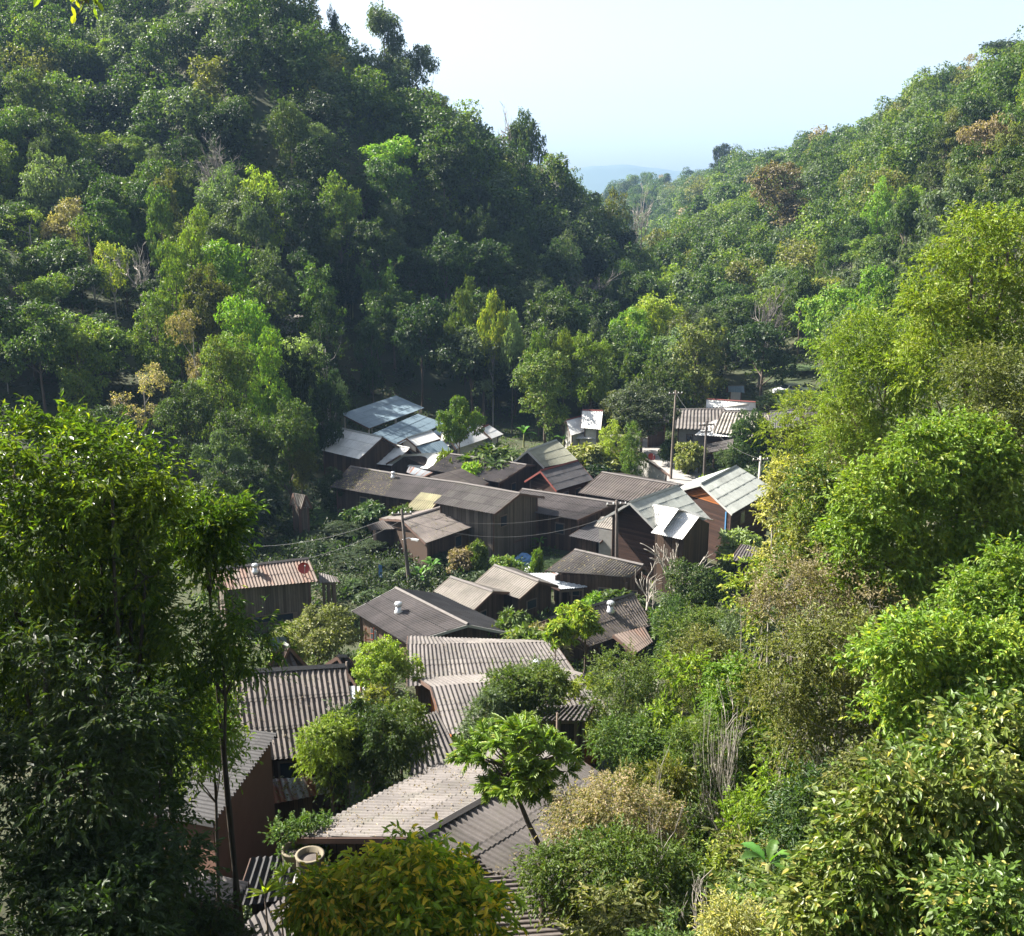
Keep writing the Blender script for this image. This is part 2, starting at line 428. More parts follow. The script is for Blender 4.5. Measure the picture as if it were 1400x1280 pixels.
# far ridge of hazy mountains
hx = np.linspace(-2000, 2200, 160); rows = []
rsd = np.random.RandomState(2)
hz = -12 + .62 * (66 + 34 * np.exp(-((hx - 430) / 230) ** 2) + 14 * np.exp(-((hx - 830) / 200) ** 2) + 9 * np.sin(hx / 190.) + 6 * np.sin(hx / 71. + 1) + 2.5 * np.sin(hx / 23.))
for k, (dy, fz) in enumerate(((-420, 0), (-250, .45), (-90, .85), (0, 1), (200, .7), (500, 0))):
    rows.append(np.stack([hx, 4700 + dy + 30 * np.sin(hx / 120 + k), -75 + (hz + 75) * fz], -1))
V = np.stack(rows, 0); n = len(hx); idx = np.arange(6 * n).reshape(6, n)
FQ = np.stack([idx[:-1, :-1], idx[:-1, 1:], idx[1:, 1:], idx[1:, :-1]], -1).reshape(-1, 4)
m_, nt_, out_ = newmat('far_forest_slope'); prin(nt_, out_, (.05, .07, .04), .95)
tag(link('distant_hills', mesh_np('distant_hills', V.reshape(-1, 3), FQ, m_, smooth=True)), None, None, kind='structure')
# road strips draped on the ground
def road(name, pix, width, lift=.06):
    P = [hit(*p, y0=60) for p in pix]; P = np.array(P)
    t = np.linspace(0, len(P) - 1, 40); C = np.stack([np.interp(t, range(len(P)), P[:, k]) for k in range(3)], -1)
    T = np.gradient(C, axis=0); T[:, 2] = 0; T /= np.linalg.norm(T, axis=1)[:, None]
    S = np.stack([T[:, 1], -T[:, 0], 0 * T[:, 0]], -1)
    V = []; Fs = []
    for i in range(40):
        for k in range(5):
            q = C[i] + S[i] * width * (k / 4 - .5); V.append((q[0], q[1], g(q[0], q[1]) + lift))
    for i in range(39):
        for k in range(4): a = i * 5 + k; Fs.append((a, a + 1, a + 6, a + 5))
    # kerb edge skirts
    n0 = len(V)
    for i in range(40):
        for k in (0, 4):
            v = V[i * 5 + k]; V.append((v[0], v[1], v[2] - .4))
    for i in range(39):
        Fs.append((i * 5, n0 + 2 * i, n0 + 2 * i + 2, i * 5 + 5)); Fs.append((i * 5 + 4, i * 5 + 9, n0 + 2 * i + 3, n0 + 2 * i + 1))
    return tag(link(name, mesh_np(name, V, Fs, road_mat(), smooth=False)), None, None, kind='structure')
road('road', [(968, 716), (945, 672), (922, 640), (905, 618), (880, 606), (850, 600), (800, 606)], 4.6, .22)

# ------------------------------------------------------------------ houses
FOOT = []     # footprints (world xy quads) for keeping plants off them
def slope_mesh(R0, R1, E0, E1, mat, wave=.2, amp=.028, name='roof', course=1.2, off=None, sag=0.0, jit=None):
    R0, R1, E0, E1 = [np.array(p, float) for p in (R0, R1, E0, E1)]
    L = (np.linalg.norm(R1 - R0) + np.linalg.norm(E1 - E0)) / 2; W = (np.linalg.norm(E0 - R0) + np.linalg.norm(E1 - R1)) / 2
    nrm = np.cross(R1 - R0, E0 - R0); nrm /= np.linalg.norm(nrm)
    if nrm[2] < 0: nrm = -nrm
    per = 6; nw = max(3, int(round(L / wave))); nu = nw * per + 1
    u = np.linspace(0, 1, nu); nr = max(1, int(round(W / course)))
    co = amp * np.cos(np.arange(nu) / per * 2 * math.pi)
    V = []; UVs = []; Fs = []; nb = 0
    rs = np.random.RandomState(int(abs(R0[0] * 13 + R0[1] * 7)) % 9999)
    for r in range(nr):
        v0 = r / nr; v1 = min(1.0, (r + 1) / nr + .06 / W)
        sheet = np.repeat(rs.uniform(-1, 1, nw // 5 + 2), 5 * per)[:nu] * .012
        for lay in (0, 1):
            for q, (v, lift) in enumerate(((v0, 0.0), ((v0 + v1) / 2, .010), (v1, .022))):
                P = (R0 * (1 - v) + E0 * v)[None] * (1 - u)[:, None] + (R1 * (1 - v) + E1 * v)[None] * u[:, None]
                hgt = co + lift + (sheet if q == 2 else 0) - (lay * .012) - sag * 4 * (u * (1 - u)) * 1.0
                V.append(P + nrm * hgt[:, None]); UVs.append(np.stack([u * L, np.full(nu, (v0 + .0001) * nr * course + (v - v0) * W * .99)], -1))
        i = np.arange(nu - 1)
        def q4(a, b): return np.stack([nb + a * nu + i, nb + a * nu + i + 1, nb + b * nu + i + 1, nb + b * nu + i], -1)
        Fs += [q4(0, 1), q4(1, 2), q4(4, 3), q4(5, 4), q4(2, 5), q4(3, 0)]
        for e in (0, nu - 1):
            Fs.append(np.array([[nb + e, nb + nu + e, nb + 4 * nu + e, nb + 3 * nu + e], [nb + nu + e, nb + 2 * nu + e, nb + 5 * nu + e, nb + 4 * nu + e]]))
        nb += 6 * nu
    V = np.vstack(V)
    if off is not None: V = V - np.array(off)
    return mesh_np(name, V, np.vstack(Fs), mat, np.vstack(UVs), smooth=False)

def fit(R0, R1, E0, E1, ze, h=None):
    best = None
    for hh in ([h] if h else np.arange(0.5, 3.6, .1)):
        r0, r1, e0, e1 = U(R0, ze + hh), U(R1, ze + hh), U(E0, ze), U(E1, ze)
        ax = (r1 - r0)[:2]; ax = ax / np.linalg.norm(ax)
        s0, s1 = (e0 - r0)[:2], (e1 - r1)[:2]
        cr = lambda a, b: abs(a[0] * b[1] - a[1] * b[0])
        w0, w1 = cr(ax, s0), cr(ax, s1); pitch = math.degrees(math.atan2(hh, (w0 + w1) / 2))
        e = abs(s0 @ ax) + abs(s1 @ ax) + abs(w0 - w1) + max(0, pitch - 35) * .3 + max(0, 13 - pitch) * .3
        if best is None or e < best[0]: best = (e, r0, r1, e0, e1)
    return best[1:]

def house(name, label, R0, R1, E0, E1, ze, h=None, roof='mid', wall='grey', wall_h=2.6, mono=False, far_k=1.0, wave=.2, amp=.028,
          over=.45, cap='cap', barge='board', course=1.2, feats=(), posts=False, group='village houses with pitched roofs', cat='house', sag=0.0, backroof=None, drop=.16, gpanel=False):
    r0, r1, e0, e1 = fit(R0, R1, E0, E1, ze, h)
    c = (r0 + r1 + e0 + e1) / 4
    f0 = r0 + (r0 - e0) * np.array([far_k, far_k, 0]); f0[2] = r0[2] - (r0[2] - e0[2]) * far_k
    f1 = r1 + (r1 - e1) * np.array([far_k, far_k, 0]); f1[2] = r1[2] - (r1[2] - e1[2]) * far_k
    if mono: f0, f1 = r0.copy(), r1.copy()
    ctr = (e0 + e1 + f0 + f1) / 4
    gz = min(g(*p[:2]) for p in (e0, e1, f0, f1))
    t = thing(name, (ctr[0], ctr[1], g(ctr[0], ctr[1])), label, cat, group)
    off = np.array(t.location)
    link('roof', slope_mesh(r0, r1, e0, e1, RM[roof], wave, amp, off=off, course=course, sag=sag), t)
    if not mono:
        link('roof', slope_mesh(r0, r1, f0, f1, RM[backroof or roof], wave, amp, off=off, course=course, sag=sag), t)
        b = MB(); ax = (r1 - r0) / np.linalg.norm(r1 - r0); n = 14
        if cap:
            V = []
            for i in range(n + 1):
                p = r0 * (1 - i / n) + r1 * i / n - np.array([0, 0, sag * 4 * (i / n) * (1 - i / n)])
                dn = (e0 - r0) / np.linalg.norm(e0 - r0); dm = (f0 - r0) / np.linalg.norm(f0 - r0)
                for q in (p + dn * .13 + [0, 0, .075], p + [0, 0, .125], p + dm * .13 + [0, 0, .075], p + dm * .13 + [0, 0, .055], p + [0, 0, .1], p + dn * .13 + [0, 0, .055]): V.append(q)
            Fs = [(i * 6 + k, i * 6 + (k + 1) % 6, i * 6 + 6 + (k + 1) % 6, i * 6 + 6 + k) for i in range(n) for k in range(6)]
            Fs += [(0, 1, 2, 3, 4, 5), tuple(n * 6 + k for k in range(6))]
            b.add(V, Fs); b.build('ridge_cap', M[cap], t)
    if barge:
        for (ra, ea, fa, oth) in ((r0, e0, f0, r1), (r1, e1, f1, r0)):
            out = (ra - oth); out /= np.linalg.norm(out); b = MB()
            b.beam(ra + out * .03 - [0, 0, .07], ea + out * .03 - [0, 0, .07], .03, .17)
            if not mono: b.beam(ra + out * .034 - [0, 0, .07], fa + out * .034 - [0, 0, .07], .03, .17)
            b.build('bargeboard', M[barge], t)
    # walls
    ax = (r1 - r0); L = np.linalg.norm(ax); a = min(.2, over / L)
    W = np.linalg.norm(e0 - r0); s = 1 - min(.25, over / W)
    def at(u, sd, near=True):     # point under the slope
        ra = r0 * (1 - u) + r1 * u; ea = (e0 * (1 - u) + e1 * u) if near else (f0 * (1 - u) + f1 * u)
        p = ra * (1 - sd) + ea * sd; return p - np.array([0, 0, drop])
    u0, u1 = a, 1 - a
    topR = [at(u, .001 if not mono else .06) for u in (u0, u1)]; topN = [at(u, s) for u in (u0, u1)]
    topF = [at(u, s, False) for u in (u0, u1)] if not mono else topR
    zb = gz - .6
    dn = lambda p: np.array([p[0], p[1], zb])
    if posts:
        for p in topN + topF:
            b = MB(); b.beam(dn(p), p, .14, .14, up=(0, 1, 0)); b.build('post', M['postw' if posts == 'pale' else 'post'], t)
        for q0, q1 in ((topN[0], topN[1]), (topF[0], topF[1])):
            mid = (q0 + q1) / 2; b = MB(); b.beam(dn(mid), mid, .14, .14, up=(0, 1, 0)); b.build('post', M['postw' if posts == 'pale' else 'post'], t)
            b = MB(); b.beam(q0 - [0, 0, .08], q1 - [0, 0, .08], .09, .14); b.build('beam', M['post'], t)
    if wall:
        b = MB()
        if mono:
            V = [topN[0], topN[1], topR[1], topR[0]]; V = V + [dn(p) for p in V]
            b.add(V, [(0, 1, 2, 3), (0, 4, 5, 1), (1, 5, 6, 2), (2, 6, 7, 3), (3, 7, 4, 0)])
        else:
            V = [topN[0], topR[0], topF[0], topN[1], topR[1], topF[1]]; V += [dn(V[0]), dn(V[2]), dn(V[3]), dn(V[5])]
            b.add(V, [(0, 1, 2, 7, 6), (3, 8, 9, 5, 4), (0, 6, 8, 3), (2, 5, 9, 7), (0, 3, 4, 1), (1, 4, 5, 2)])
        b.build('wall', WM.get(wall) or M[wall], t)
        if not mono and not posts:
            cc_ = (topN[0] + topN[1] + topF[0] + topF[1]) / 4
            for p in topN + topF:
                q_ = p + (p - cc_) / np.linalg.norm(p - cc_) * .04; b = MB(); b.beam(dn(q_), q_ - [0, 0, .03], .13, .13, up=(0, 1, 0)); b.build('corner_post', M['board'], t)
    if gpanel:
        ax_ = (r0 - r1) / np.linalg.norm(r0 - r1); b = MB(); tp = at(u0, .001); q1 = at(u0, .62); q2 = at(u0, .62, False); q1[2] += .0
        V = [tp, q1, np.array([q1[0], q1[1], q1[2] - .25]), np.array([q2[0], q2[1], q2[2] - .25]), q2]; V = [v + ax_ * .03 for v in V] + [v + ax_ * .0 for v in V]
        b.add(V, [(0, 1, 2, 3, 4), (9, 8, 7, 6, 5)] + [(i, i + 5, (i + 1) % 5 + 5, (i + 1) % 5) for i in range(5)]); b.build('gable_panel', WM['orange'], t)
    if wall and not mono and not feats and np.linalg.norm(r1 - r0) > 3.6 and roof != 'white':
        feats = [('n', q_, 1.0, .8, .85, 'window') for q_ in (.27, .68)] + [('1', .3, 1.0, .7, .8, 'window'), ('0', .65, 1.0, .7, .8, 'window')]
    # windows, doors, shutters on a wall: side, position along, height above eave-level top, width, height, kind
    for (side, u, dz, w, hh, kind) in feats:
        if side == 'n': A, B = topN
        elif side == 'f': A, B = topF
        elif side == '0': A, B = topN[0], topF[0]
        else: A, B = topN[1], topF[1]
        A = A.copy(); B = B.copy(); z0 = min(A[2], B[2]); d = B - A; d[2] = 0; Lw = np.linalg.norm(d); d /= Lw
        nv = np.array([d[1], -d[0], 0]); 
        if nv @ (A - ctr) < 0: nv = -nv
        p = A + d * Lw * u; p[2] = z0 - dz
        rz = math.atan2(d[1], d[0])
        q = p + nv * .03
        b = MB(); b.box(q, w, .06, hh, rz)
        if kind == 'window':
            o = b.build('window', M['post'], t)
            b2 = MB(); b2.box(p + nv * .075, w * .8, .03, hh * .8, rz); pane = b2.build('pane', M['glass'], t)
            mw = o; pane.parent = o; pane.location = (0, 0, 0); 
        elif kind == 'panel': b.build('wall_panel', M['plaster'], t)
        elif kind == 'bluepost': b.build('drainpipe', M['bluep'], t)
        elif kind == 'orange': b.build('gable_board', WM['orange'], t)
        else: b.build('door', M['board'], t)
    FOOT.append([tuple(p[:2]) for p in (e0, e1, f1, f0)] if not mono else [tuple(p[:2]) for p in (e0, e1, r1, r0)])
    return dict(t=t, r0=r0, r1=r1, e0=e0, e1=e1, f0=f0, f1=f1, off=off)

H = {}
def HH(k, *a, **kw): H[k] = house(*a, **kw)
G1 = 'village houses with pitched roofs'
HH('C', 'house', 'white gabled house with the deep brown eaves beside the blue sheds', (462, 585), (523, 598), (436, 615), (491, 628), -28, roof='white', wall='brown', cap='capw', wave=.25, amp=.02)
HH('D', 'house', 'small white gabled house with an open porch gable, below the larger white gabled house', (510, 603), (560, 613), (498, 633), (536, 637), -29, roof='white', wall='red', cap='capw', wave=.2, amp=.02)
HH('E', 'house', 'narrow white raised roof over the blue lower roof in the cluster of white houses', (556, 599), (590, 589), (569, 610), (602, 600), -27.3, roof='white', wall='plaster', cap='capw', amp=.02)
HH('E2', 'shed', 'blue lean-to roof directly under the narrow white raised roof', (569, 611), (604, 602), (582, 626), (618, 616), -28.3, roof='blue', wall='dark', mono=True, amp=.02, cat='shed')
HH('E3', 'house', 'small white roof right of the narrow raised roof', (604, 593), (625, 590), (600, 612), (640, 605), -28, roof='white', wall='plaster', cap='capw', amp=.02)
HH('H1', 'shed', 'flat pale yellowish white sheet roof between the white porch gable and the big dark roof', (548, 622), (606, 618), (528, 634), (588, 642), -28.8, roof='white', wall='dark', mono=True, amp=.015, cat='shed')
HH('H2', 'shed', 'low silver tin lean-to beside the dark hut in front of the flat pale roof', (560, 637), (592, 646), (556, 646), (577, 654), -28.8, roof='tin', wall='dark', mono=True, cat='shed')
HH('A', 'open_shed', 'large upper blue metal shed roof on posts under the dark forest', (466, 566), (541, 541), (505, 586), (580, 558), -26.9, h=1.0, roof='blue', wall=None, mono=True, posts='pale', amp=.02, wave=.3, cat='shed', group='blue metal sheds')
HH('B', 'open_shed', 'lower blue metal shed roof just in front of the upper blue shed', (500, 597), (571, 566), (545, 608), (607, 579), -27.9, h=1.0, roof='blue', wall=None, mono=True, posts='pale', amp=.02, wave=.3, cat='shed', group='blue metal sheds')
HH('B2', 'shed', 'small blue roof at the right foot of the lower blue shed', (590, 592), (603, 583), (612, 600), (624, 592), -28, h=.8, roof='blue', wall='dark', mono=True, amp=.02, cat='shed')
HH('G', 'house', 'white house with red roof edge behind the leafy shrubs right of the white cluster', (612, 596), (652, 578), (624, 614), (676, 596), -28.2, roof='white', wall='plaster', cap='capr', amp=.02)
HH('G2', 'house', 'second small white roof with red edge, right of the white house in the shrubs', (658, 586), (668, 581), (672, 600), (688, 594), -28.2, roof='white', wall='plaster', cap='capr', amp=.02)
HH('I', 'house', 'long dark brown corrugated roofed house at the back, left of the cream gable', (616, 621), (720, 636), (584, 642), (683, 660), -27, roof='dark', wall='dark', wave=.19)
HH('J', 'shed', 'brown lean-to roof with a pale ridge edge in front of the back dark roof', (632, 641), (668, 660), (588, 652), (640, 675), -26.6, h=.5, roof='brown', wall='dark', mono=True, cat='shed', wave=.17)
HH('K', 'house', 'longest dark corrugated roof running left from the plank house, spotted with fallen leaves', (479, 638), (626, 660), (452, 666), (600, 690), -27, roof='dark', wall='dark', wave=.19, sag=.06)
HH('L', 'plank_house', 'tall weathered plank house with an open gable end and striped grey roof', (626, 660), (711, 675), (593, 688), (676, 703), -25.9, h=1.0, roof='mid', wall='grey', wave=.24, amp=.035, wall_h=4, feats=(('1', .22, 1.0, .9, 1.0, 'window'), ('1', .6, 3.2, 1.6, .12, 'door'),))
HH('M', 'shed', 'pale yellowish sheet roof between the long dark roof and the brown plank house roof', (576, 673), (604, 677), (552, 697), (588, 699), -27.0, h=.8, roof='yell', wall='dark', mono=True, cat='shed')
HH('N', 'plank_house', 'brown roofed plank house right behind the tall utility pole, wall facing the garden', (549, 711), (628, 687), (582, 743), (676, 710), -27.5, roof='brown', wall='brown', wave=.19, amp=.022, feats=(('n', .5, .9, .8, 1.0, 'window'), ('n', .8, 1.1, .7, 1.3, 'door')))
HH('N2', 'shed', 'low brown porch roof at the left end of the brown plank house', (503, 717), (545, 706), (508, 725), (562, 722), -27.9, h=.5, roof='brown', wall='dark', mono=True, cat='shed')
HH('P', 'house', 'cream tiled steep gable house behind the slate roof', (721, 616), (761, 602), (744, 639), (790, 630), -26.5, roof='cream', wall='dark', cap='capw', barge='boardw', wave=.12, amp=.01, course=1.05, far_k=1.0)
HH('Q', 'house', 'slate grey steep gable house with a red roof edge in front of the cream gable', (739, 644), (790, 630), (761, 671), (811, 656), -27, roof='slate', wall='red', cap='capr', barge='capr', wave=.12, amp=.01, course=1.0)
HH('R', 'house', 'house with wide grey striped corrugated roof behind the pale grey porch house', (823, 646), (929, 664), (791, 674), (900, 692), -27, roof='brown', wall='dark', wave=.26, amp=.035)
HH('S', 'house', 'dark corrugated roofed house right of the plank gable, with clutter on its terrace', (714, 669), (843, 688), (684, 694), (789, 711), -27.2, h=.9, roof='dark', wall='brown', wave=.22, feats=(('n', .75, 1.1, .9, 1.0, 'window'),))
HH('S2', 'shed', 'small lean-to of glassy dark sheets beside the blue post of the pale grey house', (815, 711), (842, 718), (778, 733), (820, 742), -28.3, roof='slate', wall='brown', mono=True, cat='shed')
HH('T', 'porch_house', 'pale grey green tiled house with a cross gabled porch and red board walls', (861, 687), (927, 664), (904, 731), (970, 709), -25.5, roof='sage', wall='red', cap='capw', barge='boardw', wave=.1, amp=.008, course=1.0, wall_h=4, over=1.0,
   feats=(('0', .06, 1.7, .12, 3.6, 'bluepost'),))
HH('V', 'orange_gable_house', 'pale grey green tiled house with a bright orange gable beside the yellowing trees', (958, 662), (1007, 637), (1001, 703), (1059, 669), -25.5, roof='sage', wall='red', cap='capw', barge='boardw', wave=.1, amp=.008, course=1.0, gpanel=True,
   feats=(('0', .08, 2.1, .12, 3.8, 'bluepost'), ('n', .3, 1.1, .9, 1.1, 'window')))
HH('W', 'house', 'low grey corrugated roofed house below the bare white tree', (786, 752), (880, 773), (746, 781), (863, 790), -27, h=1.0, roof='mid', wall='brown', wave=.2, drop=.5)
HH('X', 'house', 'small brown roofed house with the red dish, at the edge of the road', (877, 624), (862, 613), (917, 651), (895, 633), -28.4, h=.9, roof='brown', backroof='rustb', wall='concrete', cap='cap', far_k=1.0)
HH('BA', 'plank_house', 'weathered plank house with reddish brown roof and red dish at the left of the village', (292, 779), (421, 764), (300, 808), (434, 795), -26, roof='rustb', wall='grey', wave=.22, amp=.03, h=.9, feats=(('n', .55, 2.5, 3.2, .5, 'window'),))
HH('BA2', 'open_shed', 'small pale carport roof on a post at the right end of the weathered plank house', (437, 783), (458, 788), (437, 797), (464, 796), -26.6, h=.3, roof='mid', wall=None, mono=True, posts=True, cat='shed')
HH('BB', 'house', 'wide dark roofed house with pale gutter and silver vent in the middle of the village', (541, 804), (640, 854), (481, 836), (555, 880), -26.5, roof='dark', wall='brown', wave=.2, h=1.0, barge='boardw', backroof='black')  # back slope takes a blacker roof, its shaded side put into the colour
HH('BC', 'house', 'small pale grey corrugated roofed house, left one of the two little gables', (616, 789), (674, 809), (593, 809), (647, 835), -27.5, roof='light', wall='brown', wave=.2)
HH('BD', 'house', 'small pale grey corrugated roofed house with plank gable, right one of the two little gables', (676, 773), (737, 795), (648, 798), (710, 819), -27.5, roof='light', wall='brown', wave=.2, feats=(('1', .4, .9, 1.0, .7, 'window'),))
HH('BE', 'open_shed', 'blue and rust striped tin roof on posts behind the right little gable', (718, 784), (760, 783), (766, 806), (803, 803), -28, h=.5, roof='tin', wall=None, mono=True, posts=True, cat='shed', over=.2)
HH('BG', 'house', 'brownish grey corrugated gable roof with silver vent, behind the yellow tipped tree', (752, 846), (866, 812), (806, 884), (892, 855), -26.6, roof='brown', wall='brown', wave=.2)
HH('BH', 'shed', 'small reddish brown lean-to roof under the rounded ridge house', (838, 868), (880, 857), (868, 894), (892, 878), -26.9, h=.6, roof='rustb', wall='dark', mono=True, cat='shed')
HH('BI', 'house', 'long grey corrugated roofed house, upper of the two ribbed roofs below the wide dark roof', (557, 881), (757, 878), (557, 939), (790, 925), -24.5, roof='mid', wall='dark', wave=.215, amp=.03, h=.9, cap=None)
HH('BJ', 'house', 'grey brown corrugated roofed house below the long upper one, half behind a leafy tree', (589, 939), (800, 922), (608, 1005), (840, 985), -22.3, roof='mid', wall='orange', wave=.2, amp=.03, h=.9, cap=None)
HH('BK', 'house', 'pale grey roof slope behind the round mango tree', (596, 972), (560, 985), (628, 1034), (560, 1062), -21.4, h=1.0, roof='mid', wall='brown', wave=.2, amp=.04, mono=True)
HH('BS', 'house', 'large dark grey ribbed roof with black ridge at the left, above the rusty lean-to', (300, 921), (472, 911), (318, 1043), (490, 1030), -20.3, roof='brown', wall='brown', cap='capd', wave=.2, amp=.034, feats=(('n', .45, .8, .9, .9, 'window'),))
HH('BL', 'house', 'wide brown corrugated roofed house under the lobed leaf tree in the foreground', (569, 1146), (776, 1029), (400, 1146), (641, 1023), -18, roof='mid', wall='brown', wave=.19, amp=.035, h=1.1)
HH('BM', 'house', 'ribbed roof at the bottom of the picture, right of the orange leaved bush', (640, 1172), (560, 1330), (668, 1171), (830, 1310), -17.6, h=.5, roof='brown', wall='dark', wave=.2, amp=.04, mono=True)
HH('BN', 'house', 'dark steep roofed house with the tall red brown wall at the lower left', (378, 1004), (292, 1124), (316, 996), (170, 1100), -19.6, h=1.9, roof='black', wall='redwall', cap=None, wave=.2, amp=.04, mono=True, barge='capd', over=.3)
HH('BO', 'shed', 'dark shaded roof below the red brown wall at the lower left', (345, 1172), (410, 1168), (322, 1240), (400, 1230), -19.0, h=.7, roof='black', wall='dark', mono=True, cat='shed', amp=.04)
HH('BP', 'shed', 'sunlit grey ribbed roof lowest at the left, under the dark leaves', (340, 1208), (318, 1236), (240, 1186), (200, 1230), -18.6, h=.6, roof='mid', wall='dark', mono=True, cat='shed', amp=.04)
HH('BQ', 'shed', 'small tilted ribbed roof left of the orange leaved bush', (405, 1218), (330, 1262), (440, 1275), (350, 1330), -17.6, h=.5, roof='mid', wall='dark', mono=True, cat='shed', amp=.04)
HH('BR', 'shed', 'patched rusty lean-to with peeling sheets below the large dark grey roof', (345, 1066), (440, 1062), (352, 1104), (452, 1084), -20.6, h=.6, roof='tin', wall='brown', mono=True, cat='shed')
HH('BT', 'pavilion', 'dark pointed roof behind the ridge of the large ribbed roof', (388, 880), (395, 884), (364, 914), (422, 913), -23.4, h=1.6, roof='slate', wall='dark', cap='capw', cat='pavilion')
HH('BU', 'pavilion', 'low charcoal pointed roof just right of the black ridge', (462, 898), (474, 898), (440, 912), (505, 930), -23.6, h=1.0, roof='black', wall='dark', cap='capd', cat='pavilion')
HH('BV', 'shed', 'blue grey tilted sheet roof beside the dark pointed roof', (366, 872), (392, 870), (376, 892), (396, 888), -24.2, h=.8, roof='blue', wall='plaster', mono=True, cat='shed')
HH('BW', 'shed', 'white and rust red striped tin roof right of the large ribbed roof', (477, 938), (537, 938), (480, 970), (533, 972), -23.2, h=.7, roof='tin', wall='plaster', mono=True, cat='shed', wave=.25)
HH('BX', 'open_shed', 'dark lean-to roof on a thin post above the lobed leaf tree', (745, 968), (812, 962), (718, 984), (800, 985), -20.9, h=.4, roof='dark', wall='dark', mono=True, posts=True, cat='shed')
HH('Y1', 'house', 'white house front slope with red edge standing alone before the dark trees', (774, 575), (797, 569), (780, 596), (800, 590), -28, roof='white', wall='plaster', cap='capr', amp=.02)
HH('Y2', 'house', 'upper white roof with red ridge behind the lone white house', (796, 561), (824, 562), (797, 574), (826, 574), -27.4, roof='white', wall='plaster', cap='capr', amp=.02)
HH('Y3', 'shed', 'white lower roof in front of the lone white house, half behind yellowish leaves', (799, 583), (826, 584), (783, 600), (822, 600), -28.6, roof='white', wall='plaster', mono=True, amp=.02, cat='shed')
HH('Z', 'house', 'long bright white roof with a red ridge at the far end of the village', (966, 546), (1033, 550), (965, 561), (1033, 561), -28, h=1.0, roof='white', wall='plaster', cap='capr', amp=.02)
HH('AA', 'house', 'grey ribbed roofed house left of the far white roof, behind the leaning pole', (925, 560), (990, 560), (922, 586), (992, 590), -28, h=1.1, roof='mid', wall='concrete', wave=.4, amp=.06)
HH('AB', 'house', 'striped ribbed grey roofed house right of the cross arm pole at the far end', (987, 563), (1036, 565), (975, 591), (1030, 597), -28, h=1.3, roof='light', wall='red', wave=.42, amp=.07)
HH('AC', 'shed', 'white triangular hip roof before the striped far roof', (976, 574), (996, 574), (950, 595), (1012, 598), -28.3, h=.9, roof='white', wall='red', mono=True, cat='shed', amp=.02)
HH('AD', 'open_shed', 'plain grey lean-to roof below the cross arm pole, next to the road', (962, 608), (1003, 600), (950, 622), (1000, 614), -28.6, h=.4, roof='mid', wall=None, mono=True, posts=True, cat='shed')
HH('AE', 'house', 'grey roofed house mostly behind the dark tree, right of the far white roof', (1052, 563), (1090, 560), (1050, 586), (1098, 584), -27.6, h=1.0, roof='slate', wall='dark')
HH('AF', 'house', 'grey roofed house partly behind the yellow green branches at the far right', (1098, 556), (1132, 550), (1098, 572), (1134, 566), -26.8, h=.9, roof='mid', wall='plaster')
HH('AG', 'house', 'white sunlit roof corner far right between the yellow green branches', (1150, 548), (1172, 546), (1152, 560), (1176, 558), -25.6, h=.8, roof='white', wall='plaster', cap='capw')
HH('AK', 'house', 'low pale grey roof squeezed between the striped far roof and the dark tree', (1030, 566), (1056, 566), (1030, 578), (1060, 578), -28.2, h=.7, roof='light', wall='dark')
HH('AL', 'shed', 'small white sheet roof under the yellow green branches beside the far grey roof', (1066, 572), (1090, 570), (1064, 584), (1092, 582), -28.0, h=.5, roof='white', wall='dark', mono=True, cat='shed')
HH('AM', 'house', 'brown roofed low house left of the leaning pole at the far end of the road', (884, 566), (912, 563), (882, 580), (914, 578), -28.4, h=.8, roof='brown', wall='dark')
HH('AH', 'shed', 'dark roof corner at the left foot of the yellowing trees, below the orange gable house', (1014, 744), (1036, 748), (998, 766), (1030, 770), -26.5, h=.7, roof='dark', wall='dark', mono=True, cat='shed')
HH('AI', 'house', 'weathered grey roof glimpsed between the green trees right of the dark lean-to', (905, 975), (955, 980), (900, 1012), (965, 1018), -20.5, h=.9, roof='mid', wall='brown', cap='cap')
HH('AJ', 'house', 'far white wall and roof hidden in trees at the end of the dark valley', (995, 528), (1017, 528), (994, 536), (1018, 537), -27.5, h=.8, roof='blue', wall='plaster')
HH('O', 'hut', 'small leaning plank hut with broken grey roof on the dark slope at the left', (401, 674), (418, 677), (397, 690), (412, 696), -27.2, h=1.2, roof='light', wall='grey', cap=None, cat='hut')

# porch gables of the pale grey house (parts of it)
t = H['T']['t']; off = np.array(t.location)
def extra_gable(R0, R1, E0, E1, ze, h, mat, mirror, nm='porch_roof', wall=None):
    r0, r1, e0, e1 = fit(R0, R1, E0, E1, ze, h)
    link(nm, slope_mesh(r0, r1, e0, e1, RM[mat], .18, .025, off=off, name=nm), t)
    f0 = r0 * 2 - e0; f1 = r1 * 2 - e1; f0[2] = e0[2]; f1[2] = e1[2]
    if mirror: link(nm, slope_mesh(r0, r1, f0, f1, RM[mat], .18, .025, off=off, name=nm), t)
    if wall:
        b = MB(); i = lambda p, q: p * .93 + q * .07
        A = [e1 * .9 + f1 * .1, r1, e1 * .1 + f1 * .9]; B = [e0 * .9 + f0 * .1, r0, e0 * .1 + f0 * .9]
        A = [i(a, b_) - [0, 0, .12] for a, b_ in zip(A, B)]; zb = g(e1[0], e1[1]) - .5
        dn = lambda p: np.array([p[0], p[1], zb])
        V = A + B + [dn(A[0]), dn(A[2]), dn(B[0]), dn(B[2])]
        b.add(V, [(0, 1, 2, 7, 6), (0, 6, 8, 3), (2, 5, 9, 7), (0, 3, 4, 1), (1, 4, 5, 2)])
        b.build('porch_wall', WM[wall], t)
extra_gable((893, 689), (928, 696), (889, 699), (905, 728), -24.75, 1.1, 'white', True)
